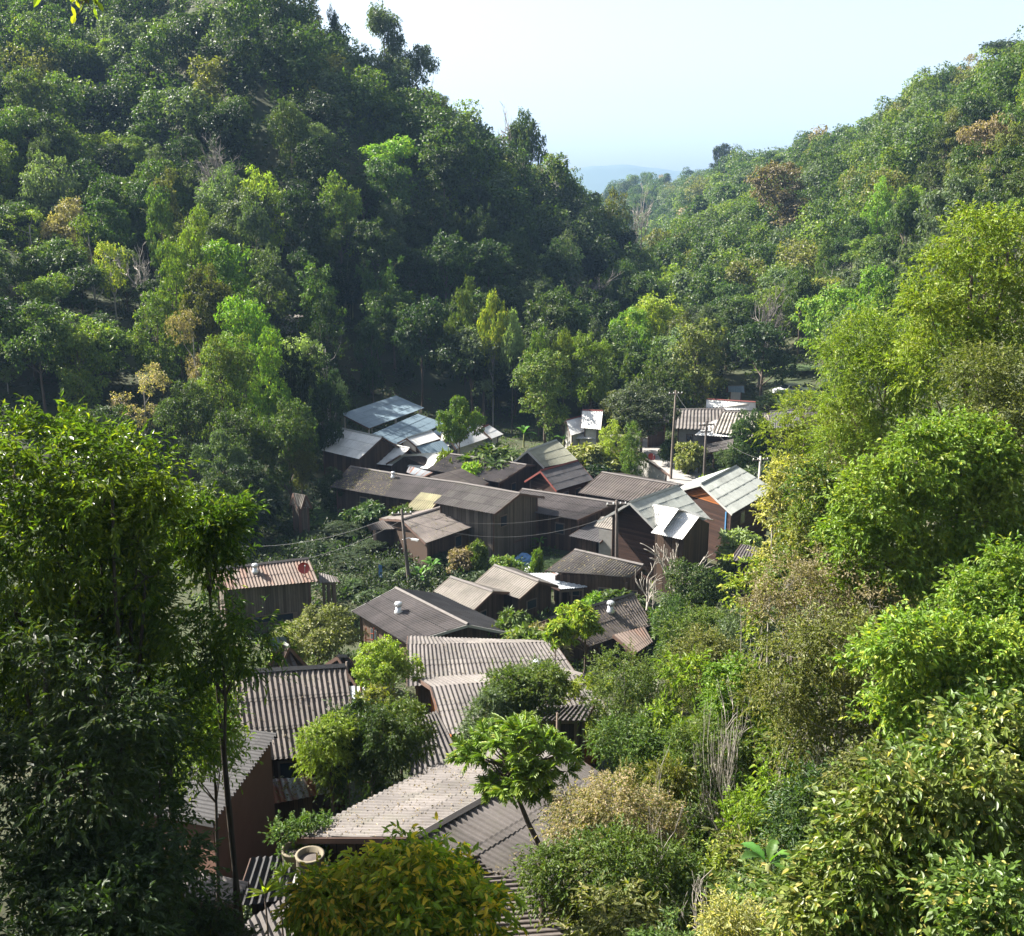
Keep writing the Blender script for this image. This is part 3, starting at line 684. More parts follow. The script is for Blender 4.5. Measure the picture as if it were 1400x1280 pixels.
extra_gable((919, 696), (956, 707), (890, 729), (933, 738), -25.15, 1.0, 'white', True, wall='brown')
r0, r1, e0, e1 = fit((822, 706), (878, 709), (812, 720), (860, 729), -27.2, .5)
link('side_roof', slope_mesh(r0, r1, e0, e1, RM['light'], .2, .025, off=off, name='side_roof'), t)
b = MB(); V = [p - [0, 0, .1] for p in (e0 * .85 + e1 * .15 , e1 * .9 + e0 * .1, r1 * .9 + r0 * .1, r0 * .85 + r1 * .15)]; V += [np.array([p[0], p[1], g(p[0], p[1]) - .5]) for p in V]
b.add(V, [(0, 1, 2, 3), (0, 4, 5, 1), (1, 5, 6, 2), (2, 6, 7, 3), (3, 7, 4, 0)]); b.build('side_wall', M['concrete'], t)

# ------------------------------------------------------------------ things on roofs
def on_slope(h, u, s, near=True):
    ra = h['r0'] * (1 - u) + h['r1'] * u; ea = h['e0'] * (1 - u) + h['e1'] * u
    if not near: ea = h['f0'] * (1 - u) + h['f1'] * u
    return ra * (1 - s) + ea * s
def vent(px, py, h, label, s=1.0):
    s *= .68
    # find roof point under pixel
    best = None
    for near in (True, False):
        for u in np.linspace(.02, .98, 60):
            for v in np.linspace(0.02, .98, 30):
                p = on_slope(H[h], u, v, near); q = proj(*p); d = (q[0] - px) ** 2 + (q[1] - py) ** 2
                if best is None or d < best[0]: best = (d, p)
    p = best[1]
    t = thing('roof_vent', tuple(p), label, 'roof vent', 'turbine vents on the roofs')
    b = MB(); b.lathe(p, [(.34 * s, -.12), (.34 * s, .08), (.22 * s, .16), (.22 * s, .5 * s)], 16); b.build('collar', M['steel'], t, True)
    b = MB(); pr = [(.2, .5), (.27, .54), (.31, .64), (.31, .72), (.26, .82), (.14, .88), (.02, .89)]
    b.lathe(p, [(r * s, z * s) for r, z in pr], 16); head = b.build('turbine_head', M['steel'], t, True)
    b = MB()
    for k in range(14):
        a = k / 14 * 6.283; pts = [p + np.array([math.cos(a + w) * r * s, math.sin(a + w) * r * s, z * s]) for r, z, w in ((.29, .54, 0), (.33, .68, .12), (.27, .83, .25))]
        b.tube(pts, [.012] * 3, 4)
    b.build('vanes', M['steel'], t)
vent(350, 782, 'BA', 'silver turbine vent on the reddish brown plank house roof at the left', 1.0)
vent(545, 838, 'BB', 'silver turbine vent on the wide dark roof with the pale gutter', 1.15)
vent(834, 836, 'BG', 'silver turbine vent on the brownish roof behind the yellow tipped tree', 1.15)
vent(734, 918, 'BJ', 'low silver vent dome on the ridge of the grey brown roof', 1.0)
vent(588, 690, 'N', 'white vent dome between the yellowish sheet roof and the brown plank house', 1.0)
vent(537, 652, 'K', 'tiny white vent on the longest dark roof', .9)
def dish(px, py, h, label, r=.4):
    best = None
    for u in np.linspace(.02, .98, 50):
        for near in (True, False):
            for v in np.linspace(.02, .98, 25):
                p = on_slope(H[h], u, v, near); q = proj(*p); d = (q[0] - px) ** 2 + (q[1] - py) ** 2
                if best is None or d < best[0]: best = (d, p)
    p = best[1]; t = thing('satellite_dish', tuple(p), label, 'satellite dish', 'red satellite dishes')
    ax = np.array([.35, -.75, .62]); ax /= np.linalg.norm(ax); a = np.cross(ax, [0, 0, 1]); a /= np.linalg.norm(a); b_ = np.cross(ax, a)
    c = p + np.array([0, 0, .55]); V = []; nr, nn = 5, 20
    for i in range(nr + 1):
        q = i / nr
        for k in range(nn):
            th = k / nn * 6.283; V.append(c + (a * math.cos(th) + b_ * math.sin(th)) * r * q + ax * .16 * q * q)
    V += [v - ax * .02 for v in V]; m = (nr + 1) * nn
    Fs = []
    for o_, fl in ((0, 0), (m, 1)):
        for i in range(nr):
            for k in range(nn):
                f = (o_ + i * nn + k, o_ + i * nn + (k + 1) % nn, o_ + (i + 1) * nn + (k + 1) % nn, o_ + (i + 1) * nn + k)
                Fs.append(f if fl else f[::-1])
    Fs += [(nr * nn + k, nr * nn + (k + 1) % nn, m + nr * nn + (k + 1) % nn, m + nr * nn + k) for k in range(nn)]
    b = MB(); b.add(V, Fs); b.build('reflector', M['reddish'], t, True)
    b = MB(); b.tube([p - [0, 0, .05], c - ax * .02], [.03, .03], 8); b.build('mount', M['steel'], t)
    b = MB(); b.tube([c + b_ * r * .9 + ax * .13, c + ax * .55], [.015, .015], 6); b.box(c + ax * .57, .08, .08, .1); b.build('receiver_arm', M['steel'], t)
dish(415, 789, 'BA', 'red satellite dish on the roof of the weathered plank house at the left')
dish(880, 646, 'X', 'red satellite dish on the small brown roof beside the road')

# ------------------------------------------------------------------ utility poles, lamp, wires
POLES = {}
def pole(k, px, pytop, Y, label, arms=1, mat='pole', lean=(0, 0), rs_=1.0, lamp=False, rz=0.2):
    top = atY(px, pytop, Y); gz = g(top[0], top[1]); base_ = np.array([top[0] - lean[0], top[1] - lean[1], gz - .4])
    t = thing('utility_pole', (base_[0], base_[1], gz), label, 'utility pole', 'utility poles with wires')
    b = MB(); b.tube([base_, (base_ + top) / 2, top], [.16 * rs_, .13 * rs_, .095 * rs_], 10); b.build('post', M[mat], t, True)
    for i in range(arms):
        c = top - [0, 0, .35 + i * .7]; L = 1.5 - i * .4
        dx = np.array([math.cos(rz), math.sin(rz), 0])
        b = MB(); b.beam(c - dx * L / 2, c + dx * L / 2, .09, .11); o = b.build('cross_arm', M['poled'], t)
        for q in (-.45, -.15, .2, .45):
            b = MB(); b.lathe(c + dx * L * q, [(.03, .05), (.055, .09), (.04, .13), (.055, .17), (.02, .2)], 8); ins = b.build('insulator', M['white'], t); ins.parent = o; ins.location = (0, 0, 0)
    if lamp:
        b = MB(); c = top - [0, 0, 2.4 * (Y / 80)]
        b.tube([c, c + [.5, -.3, .25], c + [.75, -.45, .22]], [.03, .025, .02], 6); a_ = b.build('lamp_arm', M['steel'], t)
        b = MB(); b.box(c + [1.0, -.6, .2], .6, .22, .12, -.54); b.build('lamp_head', M['white'], t)
    POLES[k] = top - np.array([0, 0, .2]); return t
pole('a', 549, 697, 78, 'tall utility pole with street lamp before the brown plank house', 1, 'poled', (-.5, .2), lamp=True)
pole('b', 924, 534, 112, 'thin brown utility pole beside the road at the far white houses', 1, 'pole', (.2, 0))
pole('c', 966, 576, 103, 'utility pole with wide cross arm in front of the striped far roof', 2, 'poled')
pole('d', 843, 684, 75, 'dark utility pole in front of the pale grey porch house', 1, 'poled', (-.2, 0))
pole('e', 1040, 624, 96, 'short pale utility pole right of the orange gable house', 1, 'postw')
pole('f', 474, 905, 41, 'thin grey pole at the right edge of the large ribbed roof', 0, 'pole', rs_=.5)
pole('g', 762, 975, 33.5, 'thin bamboo pole standing before the dark lean-to', 0, 'post', rs_=.4)
def wire(A, B, label, sag=.8, r=.012):
    A = np.array(A); B = np.array(B); t = np.linspace(0, 1, 14)
    P = A[None] * (1 - t)[:, None] + B[None] * t[:, None]; P[:, 2] -= sag * 4 * t * (1 - t)
    c = (A + B) / 2; b = MB(); b.tube(P - c, [r] * 14, 4)
    o = link('power_line', b.mesh('power_line', M['wire'])); o.location = tuple(c); tag(o, label, 'power line', 'power lines between the poles'); return o
wire(POLES['a'], POLES['d'], 'power line from the lamp pole to the pole at the porch house', 1.2, .011)
wire(POLES['a'] - [0, 0, .5], POLES['d'] - [0, 0, .8], 'lower cable under the line from the lamp pole to the porch house pole', 1.6, .014)
wire(POLES['d'], POLES['c'], 'power line from the porch house pole up to the cross arm pole', 1.0, .011)
wire(POLES['c'], POLES['b'], 'power line from the cross arm pole to the thin brown pole', .6, .011)
wire(POLES['c'], POLES['e'], 'power line from the cross arm pole to the short pale pole', .6, .011)
wire(POLES['a'], atY(300, 745, 84), 'power line running left from the lamp pole before the dark slope', 1.0, .011)
wire(POLES['a'] - [0, 0, .6], atY(300, 770, 84), 'lower power line running left from the lamp pole before the dark slope', 1.3, .011)
wire(POLES['f'] - [0, 0, 1.], atY(566, 945, 46), 'thin wire over the white and rust striped roof', .5, .012)

# ------------------------------------------------------------------ small objects in the village
def gp(px, py, Y, up=0):
    p = atY(px, py, Y); return np.array([p[0], p[1], g(p[0], p[1]) + up])
def jar(px, py, Y, label):
    p = gp(px, py, Y); p = atY(px, py, Y); t = thing('water_jar', tuple(p - [0, 0, .5]), label, 'concrete ring pot', 'concrete ring pots beside the roof')
    b = MB(); b.lathe(p - [0, 0, .5], [(.36, 0), (.38, .1), (.38, .55), (.40, .58), (.40, .64), (.33, .64), (.33, .2), (.05, .18)], 24); b.build('ring', M['jar'], t, True)
    b = MB(); b.lathe(p - [0, 0, .5], [(.325, .2), (.325, .48), (.05, .52)], 16); b.build('soil', M['poled'], t)
    b = MB(); z0 = p[2] - .5; zb = g(p[0], p[1]) - .3
    b.box((p[0], p[1], (z0 + zb) / 2 - .01), .9, .9, max(.05, z0 - zb - .02)); b.build('plinth', M['concrete'], t)
jar(404, 1166, 27, 'yellowish concrete ring pot with a leafy shrub, left of the two beside the big roof')
jar(424, 1174, 26.4, 'empty dark mouthed concrete ring pot, right of the two beside the big roof')
def heap(name, px, py, Y, mat, label, cat, r=.9):
    rs = np.random.RandomState(int(px)); p = gp(px, py, Y); n = 14; m = 8; V = []
    for i in range(m):
        q = i / (m - 1)
        for k in range(n):
            a = k / n * 6.283; rr = r * (1 - q ** 2 * .75) * rs.uniform(.8, 1.15); V.append((p[0] + rr * math.cos(a), p[1] + rr * .7 * math.sin(a), p[2] - .1 + r * .8 * q * rs.uniform(.85, 1.1)))
    Fs = [(i * n + k, i * n + (k + 1) % n, (i + 1) * n + (k + 1) % n, (i + 1) * n + k) for i in range(m - 1) for k in range(n)] + [tuple((m - 1) * n + k for k in range(n))]
    c = p; b = MB(); b.add(np.array(V) - c, Fs); o = link(name, b.mesh(name, M[mat])); o.location = tuple(c); tag(o, label, cat); return o
heap('tarp_pile', 716, 760, 84, 'tarp', 'crumpled blue tarp heap between the plank house and the bright bush', 'tarp', 1.1)
heap('cloth_pile', 726, 768, 82, 'cloth', 'pale cloth bundle beside the blue tarp heap', 'cloth', .6)
p = gp(518, 808, 78); t = thing('flag', tuple(p), 'small pale blue flag on a stick left of the lamp pole', 'flag')
b = MB(); b.tube([p, p + [0, 0, 1.9]], [.025, .02], 6); b.build('stick', M['post'], t)
b = MB(); V = [p + [x, .05 * math.sin(x * 9 + z * 4), z] for z in (.8, 1.1, 1.45, 1.8) for x in (.02, .09, .16, .24, .3)]
V += [v + [0, .012, 0] for v in V]
Fs = [(r_ * 5 + k + o_, r_ * 5 + k + 1 + o_, r_ * 5 + k + 6 + o_, r_ * 5 + k + 5 + o_) for o_ in (0, 20) for r_ in range(3) for k in range(4)]
b.add(V, Fs); b.build('cloth', M['tarp'], t)
# orange water pipe frame below the wide dark roof
p = gp(505, 888, 58); t = thing('ladder', tuple(p), 'orange ladder leaning under the pale gutter of the wide dark roof', 'ladder')
for dx in (-.22, .22):
    b = MB(); b.beam(p + [dx, -.5, 0], p + [dx, .5, 2.9], .06, .06); b.build('rail', M['orange'], t)
b = MB()
for k in range(1, 9): q = k / 9; b.beam(p + [-.22, -.5 + q, 2.9 * q], p + [.22, -.5 + q, 2.9 * q], .04, .04)
b.build('rungs', M['orange'], t)
# pickup cars parked at the far end
def car(px, py, label, rz):
    p = hit(px, py, 100); t = thing('parked_car', tuple(p), label, 'car', 'white cars parked at the far end of the village', rz)
    def bl(name, V, Fs, mat, par):
        b = MB(); b.add(V, Fs); return link(name, b.mesh(name, M[mat]), par)
    prof = [(-2.1, .35), (-2.1, .85), (-1.9, .95), (-1.0, 1.0), (-.45, 1.5), (1.2, 1.52), (1.85, 1.0), (2.1, .95), (2.15, .4)]
    n = len(prof)
    V = [(x, y * (.86 if z > 1.2 else 1), z) for y in (-.85, .85) for x, z in prof]
    bl('body', V, [tuple(range(n)), tuple(range(2 * n - 1, n - 1, -1))] + [(i, n + i, n + (i + 1) % n, (i + 1) % n) for i in range(n)], 'car', t)
    for s in (-1, 1):
        bl('side_window', [(-.75, s * .84, 1.05), (1.45, s * .84, 1.05), (1.1, s * .76, 1.45), (-.4, s * .76, 1.45)] + [(-.75, s * .80, 1.05), (1.45, s * .80, 1.05), (1.1, s * .72, 1.45), (-.4, s * .72, 1.45)],
           [(0, 1, 2, 3), (7, 6, 5, 4), (0, 4, 5, 1), (1, 5, 6, 2), (2, 6, 7, 3), (3, 7, 4, 0)], 'glass', t)
        for x in (-1.35, 1.3):
            b = MB(); b.tube([(x, s * .70, .32), (x, s * .9, .32)], [.32, .32], 16); w = link('wheel', b.mesh('wheel', M['rubber']), t)
            b = MB(); b.tube([(x, s * .89, .32), (x, s * .92, .32)], [.19, .19], 12); link('rim', b.mesh('rim', M['steel']), w)
    bl('windscreen', [(-1.0, -.72, 1.04), (-1.0, .72, 1.04), (-.5, .66, 1.48), (-.5, -.66, 1.48), (-.95, -.7, 1.0), (-.95, .7, 1.0), (-.4, .64, 1.44), (-.4, -.64, 1.44)],
       [(0, 3, 2, 1), (4, 5, 6, 7), (0, 1, 5, 4), (1, 2, 6, 5), (2, 3, 7, 6), (3, 0, 4, 7)], 'glass', t)
car(1078, 540, 'white parked car, left of the two under the round dark tree at the far end', .4)
car(1098, 546, 'white parked car, right of the two at the far end of the village', .2)
#TREES
# ------------------------------------------------------------------ foliage generators
def unit(v): return v / (np.linalg.norm(v, axis=-1, keepdims=True) + 1e-9)
def leaves_mesh(name, B, D, Nn, L, W, mat, near=False, droop=.15):
    D = unit(D); S = unit(np.cross(D, Nn)); Nn = unit(np.cross(S, D)); L = L[:, None]; W = W[:, None]
    if not near:
        V = np.stack([B, B + D * L * .45 + S * W * .5 + Nn * W * .12, B + D * L - Nn * L * droop, B + D * L * .45 - S * W * .5 + Nn * W * .12], 1).reshape(-1, 3)
        n = len(B); Fq = np.arange(n * 4).reshape(n, 4)
        return mesh_np(name, V, Fq, mat)
    tip = B + D * L - Nn * L * droop; m = B + D * L * .5 - Nn * L * droop * .25
    u1 = Nn * W * .16
    V = np.stack([B, B + D * L * .3 + S * W * .45 + u1, B + D * L * .68 + S * W * .38 + u1 - Nn * L * droop * .4, tip,
                  B + D * L * .68 - S * W * .38 + u1 - Nn * L * droop * .4, B + D * L * .3 - S * W * .45 + u1], 1).reshape(-1, 3)
    n = len(B); i = np.arange(n)[:, None] * 6
    Fq = np.concatenate([i + np.array([[0, 1, 2, 3]]), i + np.array([[0, 3, 4, 5]])], 0)
    return mesh_np(name, V, Fq, mat)

def lobes(rs, H, W, bf, shape):
    """centres and radii of the leafy masses of a crown"""
    ch = H * (1 - bf); cz = H * bf
    L = []
    if shape == 'round':
        L.append((0, 0, cz + ch * .55, W * .30))
        n = rs.randint(7, 10)
        for k in range(n):
            a = k / n * 6.283 * 1.6 + rs.uniform(-.4, .4); q = rs.uniform(.12, .88); rad = math.sin(math.pi * min(.95, max(.12, q * .8 + .12))) * W * .30
            L.append((rad * math.cos(a), rad * math.sin(a), cz + ch * q, W * rs.uniform(.16, .25)))
        L.append((rs.uniform(-.06, .06) * W, rs.uniform(-.06, .06) * W, cz + ch * .86, W * .18))
    elif shape == 'spread':
        n = rs.randint(7, 11)
        for k in range(n):
            a = k * 2.4 + rs.uniform(-.4, .4); rr = rs.uniform(.15, .38) * W
            L.append((rr * math.cos(a), rr * math.sin(a), cz + ch * rs.uniform(.35, .85) * (1 - .4 * rr / W), W * rs.uniform(.12, .2)))
        L.append((0, 0, cz + ch * .8, W * .17))
    elif shape == 'tall':
        n = rs.randint(8, 12)
        for k in range(n):
            q = (k + .5) / n; a = k * 2.4; rad = W * .30 * math.sin(math.pi * (q * .75 + .15)) * rs.uniform(.5, 1.3)
            L.append((rad * math.cos(a), rad * math.sin(a), cz + ch * (q * .92), W * rs.uniform(.15, .27) * (1 - .3 * q)))
    elif shape == 'layer':
        for k in range(rs.randint(5, 8)):
            a = k * 2.4 + rs.uniform(-.3, .3); rr = rs.uniform(.1, .36) * W; q = rs.uniform(.15, .95)
            L.append((rr * math.cos(a), rr * math.sin(a), cz + ch * q, W * rs.uniform(.13, .22)))
    elif shape == 'bush':
        n = rs.randint(8, 12)
        for k in range(n):
            a = k * 2.4 + rs.uniform(-.4, .4); rr = (k / n) ** .6 * W * .36
            L.append((rr * math.cos(a), rr * math.sin(a), cz + ch * rs.uniform(.25, .72) * (1 - .5 * rr / W), W * rs.uniform(.14, .22)))
    L = np.array(L); 
    return L

def crown(name, seed, H, W, bf=.3, shape='round', nclump=120, clump=.5, nleaf=30, ll=.35, lw=.16, mat=None, near=False, mode='tuft', droop=.35, flat=.65, upb=.35, fill=.12, Lb=None):
    rs = np.random.RandomState(seed)
    if Lb is None: Lb = lobes(rs, H, W, bf, shape)
    vol = Lb[:, 3] ** 2; pr = vol / vol.sum()
    C = []; tries = 0
    while len(C) < nclump and tries < nclump * 12:
        tries += 1
        l = Lb[rs.choice(len(Lb), p=pr)]; d = rs.normal(size=3); d[2] += upb; d /= np.linalg.norm(d)
        rr = rs.uniform(.55, 1.22) if near else rs.uniform(.7, 1.15)
        p = l[:3] + d * l[3] * rr * [1, 1, .82]
        o = Lb[(((Lb[:, :3] - p) ** 2).sum(1) < (Lb[:, 3] * .62) ** 2)]
        if len(o): continue
        if p[2] < H * bf * .8: continue
        C.append((*p, *d))
    C = np.array(C); n = len(C)
    ctr = C[:, :3]; dn = C[:, 3:]
    cs = clump * rs.uniform(.6, 1.35, n)
    if mode == 'tuft':
        k = nleaf; idx = np.repeat(np.arange(n), k)
        u = unit(rs.normal(size=(n * k, 3)) + dn[idx] * .5); r_ = rs.uniform(.35, 1.0, n * k)[:, None]
        B = ctr[idx] + u * r_ * cs[idx][:, None] * [1, 1, flat]
        D = u * .8 + rs.normal(size=(n * k, 3)) * .45 + [0, 0, -droop]
        Nn = dn[idx] * .5 + u * .5 + [0, 0, 1.0] + rs.normal(size=(n * k, 3)) * .35
    elif mode == 'twig':   # leaves set along short twigs
        kt = max(3, nleaf // 9); kl = 9; m = n * kt
        ti = np.repeat(np.arange(n), kt)
        td = unit(rs.normal(size=(m, 3)) * .8 + dn[ti] * .7 + [0, 0, .5]); tl = cs[ti] * rs.uniform(.7, 1.5, m)
        t0 = ctr[ti] + rs.normal(size=(m, 3)) * cs[ti][:, None] * .25
        li = np.repeat(np.arange(m), kl); q = np.tile(np.linspace(.15, 1, kl), m)[:, None]
        bend = np.array([0, 0, -1.]) * (q ** 2) * tl[li][:, None] * droop * .6
        B = t0[li] + td[li] * tl[li][:, None] * q + bend
        side = unit(np.cross(td[li], rs.normal(size=(m * kl, 3))))
        D = td[li] * .7 + side * .8 * (1.15 - q) + [0, 0, -droop] + rs.normal(size=(m * kl, 3)) * .15
        Nn = np.array([0, 0, 1.]) + rs.normal(size=(m * kl, 3)) * .45 + td[li] * .2
    elif mode == 'rosette':  # whorl of drooping leaves at each tip
        k = nleaf; idx = np.repeat(np.arange(n), k); ax = unit(dn * .6 + [0, 0, .8] + rs.normal(size=(n, 3)) * .25)[idx]
        u = unit(rs.normal(size=(n * k, 3))); u = unit(u - ax * (u * ax).sum(1, keepdims=True))
        el = rs.uniform(-.5, .9, n * k)[:, None]
        D = u + ax * el + [0, 0, -droop * .5]; B = ctr[idx] + ax * (el * .3 + .1) * cs[idx][:, None] + u * .03
        Nn = ax + rs.normal(size=(n * k, 3)) * .2
    if fill > 0:
        m = int(len(B) * fill); l = Lb[rs.choice(len(Lb), m, p=pr)]
        u = unit(rs.normal(size=(m, 3))) * (rs.uniform(0, .85, m) ** .5)[:, None]
        B = np.vstack([B, l[:, :3] + u * l[:, 3:4] * [1, 1, .8]]); D = np.vstack([D, rs.normal(size=(m, 3))]); Nn = np.vstack([Nn, rs.normal(size=(m, 3)) + [0, 0, .6]])
    N = len(B); s = rs.uniform(.5, 1.35, N) ** 1.1
    me = leaves_mesh(name, B, D, Nn, ll * s, lw * s * rs.uniform(.75, 1.25, N), mat, near, droop=rs.uniform(.02, .5, (N, 1)))
    return me, Lb, ctr

def trunk(name, seed, H, Lb, ctr, r0=.18, bark=None, lean=0., zt=None, twigs=60, start=-.6, sub=6, stems=0):
    rs = np.random.RandomState(seed + 77); b = MB()
    zt = zt or float(np.percentile(Lb[:, 2], 75)); n = 9
    q = np.linspace(0, 1, n); wob = np.cumsum(rs.normal(size=(n, 2)) * .045 * H / 8, 0); wob -= wob[0]
    P = np.stack([wob[:, 0] + lean * q ** 1.5, wob[:, 1], start + (zt - start) * q], -1)
    b.tube(P, r0 * (1 - .72 * q) * (1 + .5 * np.exp(-q * 14)), 8)
    for j in range(stems):
        l = Lb[(j * 3 + 1) % len(Lb)]; a0 = rs.uniform(-.5, .5, 2); q5 = np.linspace(0, 1, 7)[:, None]
        S_ = np.array([[a0[0], a0[1], start]]) * (1 - q5) + l[:3][None] * q5 + rs.normal(size=(7, 3)) * [.07, .07, 0]
        b.tube(S_, r0 * .6 * (1 - .7 * q5[:, 0]), 6)
    for l in Lb:
        k = int(np.clip((l[2] - l[3] * .8 - rs.uniform(.2, .25) * np.linalg.norm(l[:2]) - start) / (zt - start) * (n - 1), 2, n - 2))
        a = P[k]; c = l[:3]; m = (a + c) / 2 + np.array([0, 0, -.08 * np.linalg.norm(c - a)]) + rs.normal(size=3) * .08
        ra = r0 * (1 - .72 * q[k]) * .6
        b.tube([a, m, c], [ra, ra * .65, ra * .3], 6)
        d = ((ctr - c) ** 2).sum(1); near_ = np.argsort(d)[:sub]
        for j in near_:
            e = ctr[j]; mm = (c + e) / 2 + rs.normal(size=3) * .06
            b.tube([c, mm, e], [ra * .3, ra * .2, ra * .08], 4)
    return b.mesh(name, bark or BARK, True)

def bamboo(name, seed, H, W, mat, nculm=26, tuft=26, ll=.32, lw=.06, near=False):
    rs = np.random.RandomState(seed); b = MB(); B = []; D = []; Nn = []
    for c in range(nculm):
        a = rs.uniform(0, 6.283); r0_ = rs.uniform(0, .12) * W; out = np.array([math.cos(a), math.sin(a), 0]); h = H * rs.uniform(.65, 1.0); reach = W * rs.uniform(.15, .48)
        q = np.linspace(0, 1, 9)[:, None]; P = out * (r0_ + reach * q ** 2.4) + np.array([0, 0, 1.]) * (h * (q - .22 * q ** 4) * 1.12 - .4)
        b.tube(P, .045 * (1 - .8 * q[:, 0]), 5)
        qs = rs.uniform(.3, 1, tuft); Q = out[None] * (r0_ + reach * qs ** 2.4)[:, None] + np.array([[0, 0, 1.]]) * (h * (qs - .22 * qs ** 4) * 1.12 - .4)[:, None]
        k = 16; idx = np.repeat(np.arange(tuft), k)
        u = unit(rs.normal(size=(tuft, 3)) + out * .4)[idx]; rr = rs.uniform(.1, 1, (tuft * k, 1)) * .9 * (1.15 - qs[idx][:, None] * .5)
        B.append(Q[idx] + u * rr + [0, 0, -1] * rr ** 2 * .35); D.append(u + rs.normal(size=(tuft * k, 3)) * .5 + [0, 0, -.7]); Nn.append(rs.normal(size=(tuft * k, 3)) * .5 + [0, 0, 1])
    B = np.vstack(B); D = np.vstack(D); Nn = np.vstack(Nn); s = rs.uniform(.7, 1.3, len(B))
    return leaves_mesh(name, B, D, Nn, ll * s, lw * s, mat, near), b.mesh('culms', CULM, True)

def bare(name, seed, H, W, bark, depth=4, r0=.16, spread=.75, vertical=.5):
    rs = np.random.RandomState(seed); b = MB(); tips = []
    def br(p, d, L, r, lev):
        n = 5; P = [p]; dd = d.copy()
        for i in range(n - 1):
            dd = dd + rs.normal(size=3) * .13 + [0, 0, .05 * vertical]; dd /= np.linalg.norm(dd); P.append(P[-1] + dd * L / (n - 1))
        b.tube(P, [r * (1 - .55 * i / (n - 1)) for i in range(n)], 6 if lev < 2 else 4)
        if lev >= depth: tips.append(P[-1]); return
        for k in range(rs.randint(3, 5) if lev else rs.randint(4, 6)):
            i = rs.randint(2, n); nd = dd + unit(rs.normal(size=3)) * spread; nd[2] = nd[2] * .7 + .35 * vertical; nd /= np.linalg.norm(nd)
            br(P[i], nd, L * rs.uniform(.5, .75), r * .56, lev + 1)
    br(np.array([0, 0, -.5]), np.array([0.03, 0, 1.]), H * .42, r0, 0)
    V = np.vstack(b.v); sx = W / (np.ptp(V[:, 0]) + .1); sz = H / V[:, 2].max()
    b.v = [v * [sx, sx, sz] for v in b.v]
    return b.mesh(name, bark, True), np.array(tips) * [sx, sx, sz]

# prototypes: (crown mesh, trunk mesh) built at reference size H=12, W=9
PH, PW = 12., 9.
PROTO = {}
def proto(key, lod):
    k = (key, lod)
    if k in PROTO: return PROTO[k]
    shape, sd = key.rsplit('_', 1); sd = int(sd)
    if shape == 'bamboo':
        r = bamboo('crown', 900 + sd, PH, PW, LM['green'], nculm=24, tuft=20 if lod else 32, ll=.55 if lod else .36, lw=.15 if lod else .08)
    elif shape == 'bare':
        me, tips = bare('branches', 300 + sd, PH, PW, BARKP, depth=4, r0=.34); r = (None, me)
    else:
        if lod == 1:   # seen from 130 m and more
            kw = dict(nclump=120, clump=.80, nleaf=42, ll=.40, lw=.24)
            if shape == 'sparse': kw = dict(nclump=110, clump=.5, nleaf=16, ll=.36, lw=.2)
            tw = 3
        else:          # seen from 50 to 130 m
            kw = dict(nclump=250, clump=.55, nleaf=34, ll=.33, lw=.18)
            if shape == 'bush': kw = dict(nclump=130, clump=1.15, nleaf=30, ll=1.0, lw=.46)
            if shape == 'sparse': kw = dict(nclump=200, clump=.40, nleaf=18, ll=.28, lw=.14)
            tw = 6
        sh = {'sparse': 'layer'}.get(shape, shape); bf = {'round': .22, 'spread': .42, 'tall': .2, 'layer': .35, 'sparse': .3, 'bush': .0}[shape]
        me, Lb, ctr = crown('crown', sd * 17 + len(shape) * 31 + lod, PH, PW, bf, sh, mat=LM['green'], fill=.15 if shape != 'sparse' else .02, **kw)
        r = (me, trunk('trunk', sd, PH, Lb, ctr, .2, BARK if shape != 'sparse' else BARKP, sub=tw))
    PROTO[k] = r; return r

NAMES = {'bamboo': 'bamboo_clump', 'bare': 'bare_tree', 'bush': 'shrub'}
TREES = []      # x, y, radius of what was placed
def place(key, x, y, H_, W_, mat, label, cat, group=None, lod=0, name=None, rz=None, dz=0.0, bark=None):
    cm, tm = proto(key, lod); z = g(x, y) + dz
    shape = key.rsplit('_', 1)[0]
    t = thing(name or NAMES.get(shape, 'tree'), (x, y, z), label, cat, group, rz if rz is not None else random.uniform(0, 6.28))
    sc_ = (W_ / PW, W_ / PW, H_ / PH)
    if cm is not None:
        o = link('crown' if shape != 'bush' else 'foliage', cm, t, sc=sc_)
        o.material_slots[0].link = 'OBJECT'; o.material_slots[0].material = LM[mat]
    o2 = link({'bamboo': 'culms', 'bare': 'branches'}.get(shape, 'trunk' if shape != 'bush' else 'stems'), tm, t, sc=sc_)
    if bark: o2.material_slots[0].link = 'OBJECT'; o2.material_slots[0].material = bark
    TREES.append((x, y, W_ / 2)); return t
random.seed(4)
def T(key, cx, ytop, wpx, Y, mat, label, cat='tree', ybot=None, **kw):
    """tree whose top is seen at photo pixel (cx, ytop), crown wpx wide, Y metres ahead; stands on the ground"""
    top = atY(cx, ytop, Y); gz = g(top[0], top[1]); W_ = wpx * math.hypot(Y, top[2]) / F
    place(key, top[0], top[1], max(1.0, top[2] - gz), W_, mat, label, cat, lod=1 if Y > 135 else 0, **kw)

